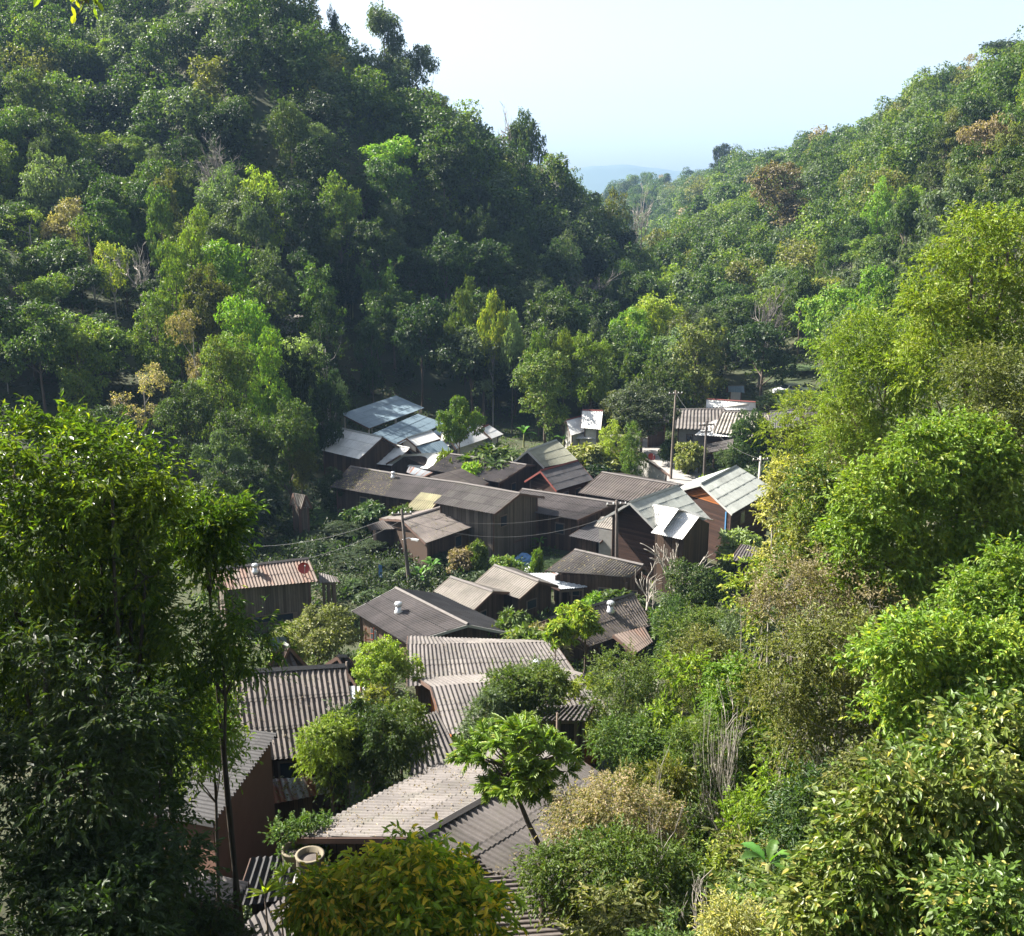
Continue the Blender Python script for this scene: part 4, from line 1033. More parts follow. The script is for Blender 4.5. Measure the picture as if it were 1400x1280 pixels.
# ---- trees of the village and the hillsides that stand out
T('spread_1', 628, 543, 66, 108, 'bright', 'flat topped bright green tree with thin trunk behind the white cluster of roofs')
T('bush_1', 672, 590, 100, 104, 'deep', 'dark rounded shrub mass right of the second red edged white roof', 'shrub')
T('bush_2', 640, 612, 40, 100, 'bright', 'light green shrub below the dark shrub mass behind the long dark roof', 'shrub')
T('bush_3', 612, 600, 34, 106, 'yellow', 'small yellow green bush over the low white roofs', 'shrub')
T('bush_1', 740, 596, 50, 110, 'green', 'small rounded bush just above the ridge of the cream roof', 'shrub')
T('round_1', 880, 522, 110, 122, 'blue', 'big dark green tree standing above the road at the leaning brown pole')
T('round_2', 845, 535, 70, 126, 'olive', 'olive tree directly left of the big dark tree over the road')
T('tall_1', 838, 575, 48, 112, 'yellow', 'narrow yellow green creeper covered tree behind the slate roof')
T('bush_2', 812, 592, 66, 112, 'olive', 'yellowish bushy tree right of the lone white house')
T('tall_2', 866, 580, 42, 108, 'green', 'hanging bright green foliage column left of the road')
T('bush_3', 808, 622, 62, 103, 'dark', 'dark glossy shrub behind the ridge of the slate roof', 'shrub')
T('round_3', 745, 486, 96, 128, 'green', 'large dense tree with pale sunlit left side above the cream roof')
T('layer_1', 810, 465, 72, 134, 'yellow', 'layered yellow green tree right of the large dense tree')
T('round_1', 737, 443, 40, 136, 'bright', 'small bright round crown above the large dense tree')
T('spread_2', 772, 452, 50, 136, 'yellow', 'small yellow green crown between the bright round crown and the layered tree')
T('tall_1', 634, 376, 48, 150, 'green', 'isolated sunlit tree with rounded head before the dark slope')
T('spread_1', 673, 402, 40, 140, 'gold', 'slim bare trunked tree with bright yellow top before the dark slope', bark=BARKP)
T('spread_2', 700, 424, 44, 139, 'pale', 'pale green tree crown right of the yellow topped slim tree')
T('round_2', 930, 450, 80, 150, 'blue', 'pale leaved rounded tree at the bottom of the dark valley')
T('round_3', 1027, 566, 62, 108, 'deep', 'round dark green tree between the striped far roof and the yellow green branches')
T('bush_1', 944, 592, 44, 114, 'olive', 'olive bush against the wall of the far grey ribbed roof house', 'shrub')
T('bush_3', 915, 590, 30, 118, 'deep', 'dark bush between the road and the leaning pole', 'shrub')
T('round_1', 1000, 606, 44, 108, 'deep', 'small dark tree beside the plain grey lean-to next to the road')
T('bush_1', 1035, 626, 60, 102, 'blue', 'greyish shrub at the foot of the round dark tree', 'shrub')
T('bush_2', 968, 632, 34, 98, 'gold', 'yellow shrub right of the road at the cross arm pole', 'shrub')
T('bush_3', 990, 640, 50, 96, 'brown', 'dry brownish shrub behind the orange gable house', 'shrub')
T('bush_1', 1058, 508, 70, 165, 'yellow', 'pale yellow green bush beyond the far white roof', 'shrub')
T('round_2', 1100, 503, 58, 160, 'blue', 'rounded dark tree above the two parked cars')
T('spread_1', 1085, 536, 90, 140, 'deep', 'flat dark tree directly behind the far white roof')
T('bush_3', 700, 668, 0.1 + 30, 94, 'green', 'tiny shrub left of the plank gable house', 'shrub')
T('bush_2', 548, 676, 46, 88, 'green', 'green shrub at the left end of the pale yellowish sheet roof', 'shrub')
T('bush_1', 505, 676, 60, 92, 'deep', 'dark shrub below the leaf spotted end of the longest dark roof', 'shrub')
T('bush_3', 455, 700, 90, 96, 'deep', 'dark thicket right of the small plank hut', 'shrub')
T('bush_2', 450, 740, 80, 88, 'dark', 'shaded thicket behind the small pale carport', 'shrub')
T('bush_2', 654, 725, 30, 80, 'green', 'narrow leafy shrub before the wall of the brown plank house', 'shrub')
T('bush_1', 690, 750, 46, 78, 'bright', 'bright green trimmed looking bush below the plank gable house', 'shrub')
T('bush_3', 630, 740, 40, 80, 'brown', 'dry reddish bush by the door of the brown plank house', 'shrub')
T('bush_3', 553, 770, 26, 79, 'blue', 'grey leaved shrub just left of the lamp pole foot', 'shrub')
T('bush_2', 660, 775, 60, 76, 'dark', 'dark hedge behind the two little gables', 'shrub')
T('round_1', 432, 828, 118, 55, 'olive', 'leafy yellow green tree in front of the weathered plank house')
T('bush_2', 398, 838, 60, 57, 'yellow', 'yellow green bush left of the leafy tree before the plank house', 'shrub')
T('sparse_1', 480, 850, 70, 54, 'olive', 'thin dry tree between the leafy tree and the pale gutter', bark=BARKP)
T('spread_3', 527, 872, 92, 47, 'yellow', 'feathery yellow green tree in front of the long grey roof left end')
T('bush_1', 512, 915, 60, 45, 'olive', 'low yellowish shrub above the white and rust striped roof', 'shrub')
T('bush_1', 702, 818, 60, 62, 'green', 'grey green shrub right of the wide dark roof', 'shrub')
T('bush_3', 728, 838, 80, 57, 'green', 'low green shrub behind the long upper ribbed roof', 'shrub')
T('bush_2', 745, 832, 60, 59, 'pink', 'dusty shrub on the left end of the rounded ridge', 'shrub')
T('bush_2', 845, 788, 80, 68, 'green', 'mixed green shrub covered with vines before the low grey roofed house', 'shrub')
T('bush_1', 812, 795, 40, 67, 'bright', 'light green creeper at the corner of the low grey roofed house', 'shrub')
T('round_3', 948, 772, 110, 62, 'deep', 'rounded dark green tree to the right of the bare white tree')
T('bush_2', 920, 790, 70, 63, 'green', 'green shrub directly below the bare white tree', 'shrub')
T('round_1', 925, 815, 64, 57, 'deep', 'dark green tree right of the silver vent on the brownish roof')
T('bush_2', 735, 735, 20, 78, 'bright', 'light leaved shrub on the terrace of the dark corrugated house', 'shrub')
T('bush_1', 1013, 705, 60, 80, 'pale', 'pale green drooping shrub at the right wall of the orange gable house', 'shrub')

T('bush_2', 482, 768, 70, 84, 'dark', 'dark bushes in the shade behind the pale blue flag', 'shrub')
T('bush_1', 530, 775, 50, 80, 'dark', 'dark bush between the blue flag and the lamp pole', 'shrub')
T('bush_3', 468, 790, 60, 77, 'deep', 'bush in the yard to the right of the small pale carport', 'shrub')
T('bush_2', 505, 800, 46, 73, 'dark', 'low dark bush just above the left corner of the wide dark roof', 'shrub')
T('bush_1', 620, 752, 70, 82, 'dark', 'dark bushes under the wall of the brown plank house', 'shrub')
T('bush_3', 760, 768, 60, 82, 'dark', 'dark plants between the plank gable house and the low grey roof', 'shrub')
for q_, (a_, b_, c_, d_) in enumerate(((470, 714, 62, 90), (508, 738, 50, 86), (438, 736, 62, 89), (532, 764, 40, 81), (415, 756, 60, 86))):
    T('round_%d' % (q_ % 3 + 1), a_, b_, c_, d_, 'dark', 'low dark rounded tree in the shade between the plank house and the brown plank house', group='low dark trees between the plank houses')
# ---- near spur on the left
SPUR = [
 ('tall_2', 258, 288, 74, 132, 'yellow', 'tall yellow green tree at the top of the near wooded spur'),
 ('tall_1', 235, 330, 66, 126, 'bright', 'bright tall tree leaning against the highest tree of the near spur'),
 ('round_1', 285, 360, 86, 124, 'olive', 'olive crown in the middle of the near spur'),
 ('round_3', 330, 412, 92, 118, 'bright', 'light green rounded crown on the right flank of the near spur'),
 ('sparse_1', 120, 306, 74, 140, 'yellow', 'airy yellowish tree left of the top of the near spur'),
 ('sparse_2', 150, 322, 64, 136, 'gold', 'thin golden leaved tree left of the top of the near spur'),
 ('sparse_1', 40, 296, 76, 148, 'yellow', 'yellowish thin tree near the left edge on the spur'),
 ('round_2', 75, 330, 84, 142, 'green', 'green crown below the two thin yellowish trees of the spur'),
 ('bare_1', 192, 330, 60, 138, 'green', 'leafless grey branched tree standing in the spur'),
 ('round_2', 405, 462, 90, 124, 'pale', 'pale feathery green tree at the right shoulder of the near spur'),
 ('round_1', 436, 505, 76, 127, 'pale', 'pale green tree lowest at the right end of the spur, over the white roof'),
 ('tall_2', 360, 452, 70, 112, 'bright', 'dense light green tree left of the pale feathery tree'),
 ('round_3', 300, 462, 100, 108, 'green', 'broad shaded tree at the heart of the near spur'),
 ('sparse_2', 190, 505, 90, 106, 'pink', 'brownish flowering tree on the shaded lower spur'),
 ('round_1', 250, 520, 90, 104, 'deep', 'deep green tree right of the brownish flowering tree'),
 ('tall_1', 210, 400, 80, 120, 'green', 'narrow dark green tree on the left flank of the spur'),
 ('round_2', 130, 430, 100, 122, 'deep', 'wide dark tree on the shaded left flank of the spur'),
 ('round_3', 40, 440, 110, 120, 'dark', 'dark tree at the left edge below the spur crest'),
 ('sparse_1', 4, 478, 46, 116, 'pale', 'small sunlit pale tree at the very left edge of the shaded gully'),
 ('round_2', 345, 632, 78, 92, 'dark', 'dark tree standing in shade to the left of the hut'),
 ('tall_1', 455, 640, 50, 97, 'dark', 'narrow dark tree between the hut and the longest dark roof'),
 ('round_1', 290, 640, 80, 88, 'deep', 'deep green tree low on the spur behind the plank house'),
 ('round_1', 390, 545, 90, 100, 'deep', 'shaded tree over the small plank hut'),
 ('round_2', 330, 560, 90, 98, 'green', 'shaded mid green tree left of the hut'),
 ('spread_1', 300, 590, 70, 94, 'blue', 'grey green small tree with a pale trunk on the lower spur', ),
 ('round_1', 410, 605, 50, 100, 'olive', 'leafy tree over the left end of the longest dark roof'),
 ('bush_1', 260, 650, 90, 88, 'blue', 'grey leaved undergrowth clump on the lower spur'),
 ('bush_2', 345, 660, 80, 90, 'dark', 'dark undergrowth clump left of the small plank hut'),
 ('round_3', 130, 560, 110, 96, 'dark', 'dark tree right above the big glossy foreground tree'),
 ('sparse_2', 265, 430, 80, 114, 'brown', 'brownish thin tree in the middle of the spur'),
]
for s in SPUR: T(s[0], s[1], s[2], s[3], s[4], s[5], s[6], 'shrub' if s[0].startswith('bush') else 'tree')
# ---- distinct trees on the big left hill and the skyline
for s in [
 ('round_3', 130, 118, 100, 216, 'blue', 'large pale grey green crown high on the left hillside'),
 ('tall_1', 280, 182, 66, 208, 'yellow', 'cone shaped bright yellow green tree in the middle of the left hillside'),
 ('round_1', 350, 122, 66, 222, 'bright', 'bright green crown high on the left hillside near the centre of the slope'),
 ('round_2', 392, 150, 60, 218, 'bright', 'bright green crown just right of another bright crown on the left hillside'),
 ('spread_1', 255, 152, 96, 214, 'pale', 'wide silvery green crown on the left hillside'),
 ('round_1', 235, 60, 80, 236, 'bright', 'bright green crown near the top left of the left hillside'),
 ('spread_2', 404, 206, 52, 196, 'yellow', 'yellow green crown with long pale trunk on the left hillside', ),
 ('spread_3', 452, 234, 56, 190, 'yellow', 'flat pale yellow green crown at the edge of the dark slope'),
 ('round_3', 365, 340, 80, 170, 'blue', 'silver leaved tree alone in the dark gully right of the spur'),
 ('bamboo_1', 580, 298, 52, 190, 'yellow', 'feathery sunlit bamboo tuft on the dark slope'),
 ('bamboo_2', 528, 262, 44, 196, 'green', 'smaller bamboo tuft above and left of the sunlit bamboo tuft'),
 ('spread_1', 765, 326, 60, 200, 'pale', 'pale flat crown catching the sun on the right part of the dark slope'),
 ('layer_1', 525, 20, 60, 238, 'blue', 'tall airy tree on the skyline of the left hill, second tallest from the top'),
 ('tall_2', 456, 10, 22, 242, 'deep', 'narrow vine wrapped tree on the skyline at the top of the left hill'),
 ('layer_2', 565, 65, 60, 236, 'blue', 'airy leaning tree on the skyline just right of the tall airy tree'),
 ('bare_1', 690, 138, 62, 250, 'green', 'bare wide branching tree on the skyline of the descending left ridge'),
 ('spread_2', 718, 150, 50, 248, 'deep', 'dark tree crown beside the bare wide branching tree on the skyline'),
 ('bare_2', 768, 198, 38, 262, 'green', 'small bare tree at the lower end of the left ridge skyline'),
 ('tall_1', 602, 130, 40, 242, 'olive', 'olive pointed tree on the skyline between the tall airy tree and the bare tree'),
 ('bare_2', 585, 95, 44, 240, 'green', 'thin leafless tree on the left skyline left of the olive pointed tree'),
 ('round_1', 842, 256, 44, 270, 'olive', 'rusty olive crown at the lowest end of the left ridge'),
 ('bare_1', 880, 250, 50, 280, 'brown', 'group of tall bare pale stems where the two ridges meet'),
 ('round_1', 1290, 98, 76, 300, 'dark', 'broad dark tree standing highest on the right skyline left of the edge'),
 ('layer_1', 1372, 60, 80, 300, 'dark', 'dark open tree on the skyline at the right edge'),
 ('sparse_1', 1335, 80, 50, 300, 'brown', 'thin brownish tree between the two dark trees of the right skyline'),
 ('layer_2', 988, 198, 34, 560, 'dark', 'small dark open tree on the distant right skyline'),
 ('round_3', 1075, 225, 96, 250, 'brown', 'wide greyish leafless looking crown on the middle of the right hill'),
 ('bamboo_1', 1180, 330, 80, 215, 'green', 'big bamboo clump in the middle of the right hillside'),
 ('bamboo_2', 1120, 360, 76, 205, 'yellow', 'yellowish bamboo clump left of the big bamboo clump on the right hillside'),
 ('bamboo_1', 1220, 400, 70, 185, 'bright', 'bright bamboo clump low on the right hillside'),
 ('round_2', 1052, 405, 90, 190, 'olive', 'olive spreading tree above the far end of the village'),
 ('round_1', 930, 360, 70, 210, 'bright', 'bright green tree at the foot of the ridge where the valley narrows'),
]: T(s[0], s[1], s[2], s[3], s[4], s[5], s[6], 'bamboo' if s[0].startswith('bamboo') else 'tree', bark=(BARKP if 'pale trunk' in s[6] else None))

T('round_2', 262, 22, 70, 232, 'green', 'mid green crown close to the top edge on the left hill')
T('round_1', 300, 34, 66, 230, 'deep', 'dark green crown close to the top edge, right of a mid green one')
# ---- the crowded forest: the nearest ones each a tree, the far ones one wood
rs = np.random.RandomState(11)
cand = []
Yc = 112.0
while Yc < 900:
    sp = 6.6 if Yc < 300 else (9.5 if Yc < 450 else 15)
    xlo, xhi = (-40 - 700) / F * Yc - 6, (1440 - 700) / F * Yc + 6
    for x in np.arange(xlo, xhi, sp):
        xx = x + rs.uniform(-.45, .45) * sp; yy = Yc + rs.uniform(-.45, .45) * sp
        cand.append((xx, yy))
    Yc += sp
def in_village(x, y):
    px, py = proj(x, y, g(x, y))
    if y < 150 and 455 < px < 1180: 
        if y < 136: return True
        if 960 < px < 1130 and y < 150: return True
    if 460 < px < 640 and y < 142: return True
    return False
kept = []
for (x, y) in cand:
    if in_village(x, y): continue
    if any((x - a) ** 2 + (y - b_) ** 2 < (2.6 + .42 * r_) ** 2 for a, b_, r_ in TREES if r_ > 2.0 and abs(x - a) < 9): continue
    hh = rs.uniform(8, 15.5); zt = g(x, y) + hh
    # hidden behind nearer ground and trees?
    ts = np.linspace(.35, .93, 16); zg = G(x * ts, y * ts) + np.where(y * ts > 115, 5.0, 0.)
    if (zg > zt * ts).sum() >= 2: continue
    px, py = proj(x, y, zt)
    if proj(x, y, g(x, y))[1] < -45: continue
    kept.append((y, x, hh, px, py))
kept.sort()
NEAR = kept[:262]; FAR = kept[262:]
KINDS = ['round_1', 'round_2', 'round_3', 'tall_1', 'tall_2', 'spread_1', 'spread_2', 'layer_1', 'sparse_1', 'bamboo_1', 'bare_2', 'round_4', 'round_5', 'spread_3']
KP = np.array([.12, .11, .11, .08, .08, .07, .07, .08, .06, .10, .02, .06, .05, .03]); KP /= KP.sum()
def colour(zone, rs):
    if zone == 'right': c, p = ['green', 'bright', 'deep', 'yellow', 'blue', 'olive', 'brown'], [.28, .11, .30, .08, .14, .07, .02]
    elif zone == 'dark': c, p = ['deep', 'dark', 'blue', 'green'], [.36, .44, .12, .08]  # darker leaf mix puts the ridge's cast shadow into the colours
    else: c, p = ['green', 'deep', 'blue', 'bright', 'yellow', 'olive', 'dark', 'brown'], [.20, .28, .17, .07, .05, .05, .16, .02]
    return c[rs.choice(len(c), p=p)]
CW = {'green': 'mid green', 'deep': 'deep green', 'blue': 'grey green', 'bright': 'bright green', 'yellow': 'yellow green', 'olive': 'olive', 'dark': 'very dark green', 'brown': 'brownish'}
SW = {'round': 'rounded', 'tall': 'tall narrow', 'spread': 'flat topped', 'layer': 'layered', 'sparse': 'thin crowned', 'bamboo': 'feathery', 'bare': 'leafless'}
ZW = {'right': 'right hillside', 'dark': 'shaded middle slope', 'left': 'left hillside'}
for (y, x, hh, px, py) in NEAR:
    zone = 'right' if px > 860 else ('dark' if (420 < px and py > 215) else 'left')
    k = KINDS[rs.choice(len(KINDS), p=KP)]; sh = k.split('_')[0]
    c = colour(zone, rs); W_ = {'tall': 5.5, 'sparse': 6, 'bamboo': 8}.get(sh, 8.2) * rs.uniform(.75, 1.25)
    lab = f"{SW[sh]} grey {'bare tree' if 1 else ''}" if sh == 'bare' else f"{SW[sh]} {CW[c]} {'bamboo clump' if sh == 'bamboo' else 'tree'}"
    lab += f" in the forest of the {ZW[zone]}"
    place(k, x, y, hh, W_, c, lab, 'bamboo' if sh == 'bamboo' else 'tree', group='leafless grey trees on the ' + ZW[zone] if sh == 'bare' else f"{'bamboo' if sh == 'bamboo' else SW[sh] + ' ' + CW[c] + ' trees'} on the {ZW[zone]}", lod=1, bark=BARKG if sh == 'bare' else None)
# far wood merged
def merged(name, items, mats, per, ll, lw, label, cat):
    parts = {}
    for it in items:
        x, y, hh, W_, c, sd = it; parts.setdefault(c, []).append(it)
    root = thing(name, (0, 0, 0), label, cat); root['kind'] = 'stuff'
    for c, its in parts.items():
        Bs, Ds, Ns, Ls, Ws = [], [], [], [], []
        for x, y, hh, W_, _, sd in its:
            r_ = np.random.RandomState(sd); n = 9
            lob = np.array([[r_.uniform(-.3, .3) * W_, r_.uniform(-.3, .3) * W_, hh * r_.uniform(.42, .88), W_ * r_.uniform(.18, .3)] for _ in range(n)])
            l = lob[r_.randint(0, n, per)]; u = unit(r_.normal(size=(per, 3)) + [0, 0, .3]); cl = unit(r_.normal(size=(40, 3)) + [0, 0, .3])[r_.randint(0, 40, per)]
            dd = unit(cl * 1.0 + u * .33)
            P = l[:, :3] + dd * l[:, 3:4] * r_.uniform(.8, 1.1, (per, 1)) + [x, y, g(x, y)]
            s = r_.uniform(.6, 1.35, per) * (1 if y < 330 else 1.5)
            Bs.append(P); Ds.append(u + r_.normal(size=(per, 3)) * .5 + [0, 0, -.4]); Ns.append(dd * .6 + [0, 0, 1] + r_.normal(size=(per, 3)) * .35); Ls.append(ll * s); Ws.append(lw * s)
        me = leaves_mesh('foliage', np.vstack(Bs), np.vstack(Ds), np.vstack(Ns), np.concatenate(Ls), np.concatenate(Ws), LM[c])
        o = link('foliage', me, root); o['kind'] = 'stuff'
items = []
for (y, x, hh, px, py) in FAR:
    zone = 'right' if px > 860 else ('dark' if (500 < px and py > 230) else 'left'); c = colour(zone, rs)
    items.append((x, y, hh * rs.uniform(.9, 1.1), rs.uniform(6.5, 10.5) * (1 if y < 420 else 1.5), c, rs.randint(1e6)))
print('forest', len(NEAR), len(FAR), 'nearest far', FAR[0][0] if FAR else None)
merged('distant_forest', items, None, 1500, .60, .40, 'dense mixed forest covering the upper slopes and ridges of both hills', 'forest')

# ---- undergrowth on the open ground
def inquad(x, y, Q):
    s = 0
    for i in range(4):
        a, b_ = Q[i], Q[(i + 1) % 4]; cr = (b_[0] - a[0]) * (y - a[1]) - (b_[1] - a[1]) * (x - a[0])
        if s == 0: s = cr > 0
        elif (cr > 0) != s: return False
    return True
def inquads(x, y):
    for Q in FOOT:
        c = [sum(q[i] for q in Q) / 4 for i in (0, 1)]
        if abs(x - c[0]) > 9 or abs(y - c[1]) > 9: continue
        sgn = [((Q[(i + 1) % 4][0] - Q[i][0]) * (y - Q[i][1]) - (Q[(i + 1) % 4][1] - Q[i][1]) * (x - Q[i][0])) > 0 for i in range(4)]
        if all(sgn) or not any(sgn): return True
    return False
rpts = [hit(*p, y0=60)[:2] for p in [(968, 716), (945, 672), (922, 640), (905, 618), (880, 606), (850, 600), (800, 606)]]
rpts = np.array([r_ * (1 - t_) + q_ * t_ for r_, q_ in zip(rpts[:-1], rpts[1:]) if np.linalg.norm(r_ - q_) < 30 for t_ in (0, .25, .5, .75)])
Bs = []; Ds = []; Ns = []; Ls = []; Ws = []
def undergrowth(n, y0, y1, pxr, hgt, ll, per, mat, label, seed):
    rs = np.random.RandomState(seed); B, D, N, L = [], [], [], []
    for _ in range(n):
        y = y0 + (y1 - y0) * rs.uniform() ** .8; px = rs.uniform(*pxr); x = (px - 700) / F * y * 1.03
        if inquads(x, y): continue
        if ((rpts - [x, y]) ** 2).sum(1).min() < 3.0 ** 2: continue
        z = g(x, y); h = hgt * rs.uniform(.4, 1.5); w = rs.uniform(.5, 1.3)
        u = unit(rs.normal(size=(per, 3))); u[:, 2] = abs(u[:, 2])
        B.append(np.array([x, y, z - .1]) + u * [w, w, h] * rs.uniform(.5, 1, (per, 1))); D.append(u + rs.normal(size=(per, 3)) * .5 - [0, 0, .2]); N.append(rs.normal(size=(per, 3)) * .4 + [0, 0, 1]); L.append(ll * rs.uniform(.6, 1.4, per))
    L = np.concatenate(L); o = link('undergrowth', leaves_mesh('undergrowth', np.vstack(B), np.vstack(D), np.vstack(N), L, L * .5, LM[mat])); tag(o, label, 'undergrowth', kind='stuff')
undergrowth(1500, 55, 150, (240, 1180), .7, .26, 42, 'deep', 'dark weeds and low bushes between the houses', 1)
undergrowth(700, 55, 150, (240, 1180), .8, .26, 42, 'green', 'green weeds between the houses and along the road', 2)
undergrowth(900, 24, 62, (150, 1250), .8, .16, 60, 'green', 'green leafy weeds on the near slope', 3)
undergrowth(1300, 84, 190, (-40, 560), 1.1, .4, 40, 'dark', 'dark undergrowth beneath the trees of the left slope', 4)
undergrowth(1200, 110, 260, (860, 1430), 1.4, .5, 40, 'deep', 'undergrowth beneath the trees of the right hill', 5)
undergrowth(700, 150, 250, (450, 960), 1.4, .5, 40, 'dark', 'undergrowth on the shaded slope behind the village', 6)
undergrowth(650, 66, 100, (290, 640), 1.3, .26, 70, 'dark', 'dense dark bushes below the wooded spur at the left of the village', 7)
undergrowth(900, 12, 30, (780, 1450), .9, .10, 60, 'green', 'low leafy growth on the near right slope', 8)
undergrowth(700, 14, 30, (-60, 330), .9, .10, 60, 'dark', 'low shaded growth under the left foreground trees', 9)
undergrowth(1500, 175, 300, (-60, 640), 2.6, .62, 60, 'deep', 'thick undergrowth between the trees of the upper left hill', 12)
undergrowth(700, 175, 300, (-60, 900), 2.2, .62, 60, 'green', 'bushy green undergrowth between the trees of the upper slopes', 13)
#NEAR
def litter(h, n, label, near=True, s=.09, mat='brown', u=(0, 1), v=(0, 1), seed=1):
    rs = np.random.RandomState(seed); hh = H[h]; P = np.array([on_slope(hh, rs.uniform(*u), rs.uniform(*v) ** .8, near) for _ in range(n)]) - hh['off'] + [0, 0, .07]
    o = link('fallen_leaves', leaves_mesh('fallen_leaves', P, rs.normal(size=(n, 3)) * [1, 1, .2], rs.normal(size=(n, 3)) * .2 + [0, 0, 1], s * rs.uniform(.6, 1.5, n), s * .6 * rs.uniform(.6, 1.5, n), LM[mat]), hh['t']); o['kind'] = 'stuff'
litter('K', 420, '', u=(0, .5), s=.16, mat='pink', seed=2)
litter('BL', 500, '', s=.07, seed=3); litter('BL', 400, '', near=False, s=.08, seed=4, v=(.4, 1))
litter('BJ', 200, '', s=.07, seed=5); litter('BI', 260, '', s=.08, seed=6); litter('BS', 160, '', s=.07, seed=7); litter('BR', 200, '', s=.12, mat='pink', seed=8)
litter('N', 120, '', s=.12, seed=9); litter('W', 160, '', s=.12, seed=10); litter('BG', 160, '', s=.1, seed=11); litter('I', 120, '', s=.14, seed=12)
# ------------------------------------------------------------------ near trees, each with its own crown
def N_(cx, ytop, wpx, Y, mat, label, shape='round', bf=.3, mode='twig', ll=.15, lw=.06, ncl=300, clump=.5, nleaf=60, seed=1, cat='tree', name=None, bark=None, r0=.12,
       fill=.06, droop=.35, lean=0., crown_h=None, group=None, near=True, upb=.35, off=None, sub=8, hmax=None, lob=None, dens=1.5, stems=0):
    top = atY(cx, ytop, Y); gz = g(top[0], top[1]); H_ = max(1.2, top[2] - gz)
    if hmax and H_ > hmax: gz = top[2] - hmax; H_ = hmax
    W_ = wpx * math.hypot(Y, top[2]) / F
    if crown_h: bf = max(0.0, 1 - crown_h / F * math.hypot(Y, top[2]) * 1.08 / H_)
    LL = None
    ncl = int(ncl * dens); fill *= .4; ll *= .7; lw *= .76; clump *= .88
    if lob:
        rl = np.random.RandomState(seed + 500); LL = []
        for (lx, ly, lr) in lob:
            k = math.hypot(Y, top[2]) / F; p = atY(lx, ly, Y + rl.uniform(-.8, .8) * lr * k) - np.array([top[0], top[1], gz]); LL.append((*p, lr * k))
        LL = np.array(LL); bf = 0.05
    me, Lb, ctr = crown('crown' if cat == 'tree' else 'foliage', seed * 13 + 5, H_, W_, bf, shape, ncl, clump, nleaf, ll, lw, near_mat(mat), near, mode, droop, fill=fill, upb=upb, Lb=LL)
    t = thing(name or ('tree' if cat == 'tree' else 'shrub'), (top[0], top[1], gz), label, cat, group)
    link('crown' if cat == 'tree' else 'foliage', me, t)
    tm = trunk('trunk', seed, H_, Lb, ctr, r0, bark, lean, sub=sub, stems=stems)
    link('trunk' if cat == 'tree' else 'stems', tm, t)
    return t
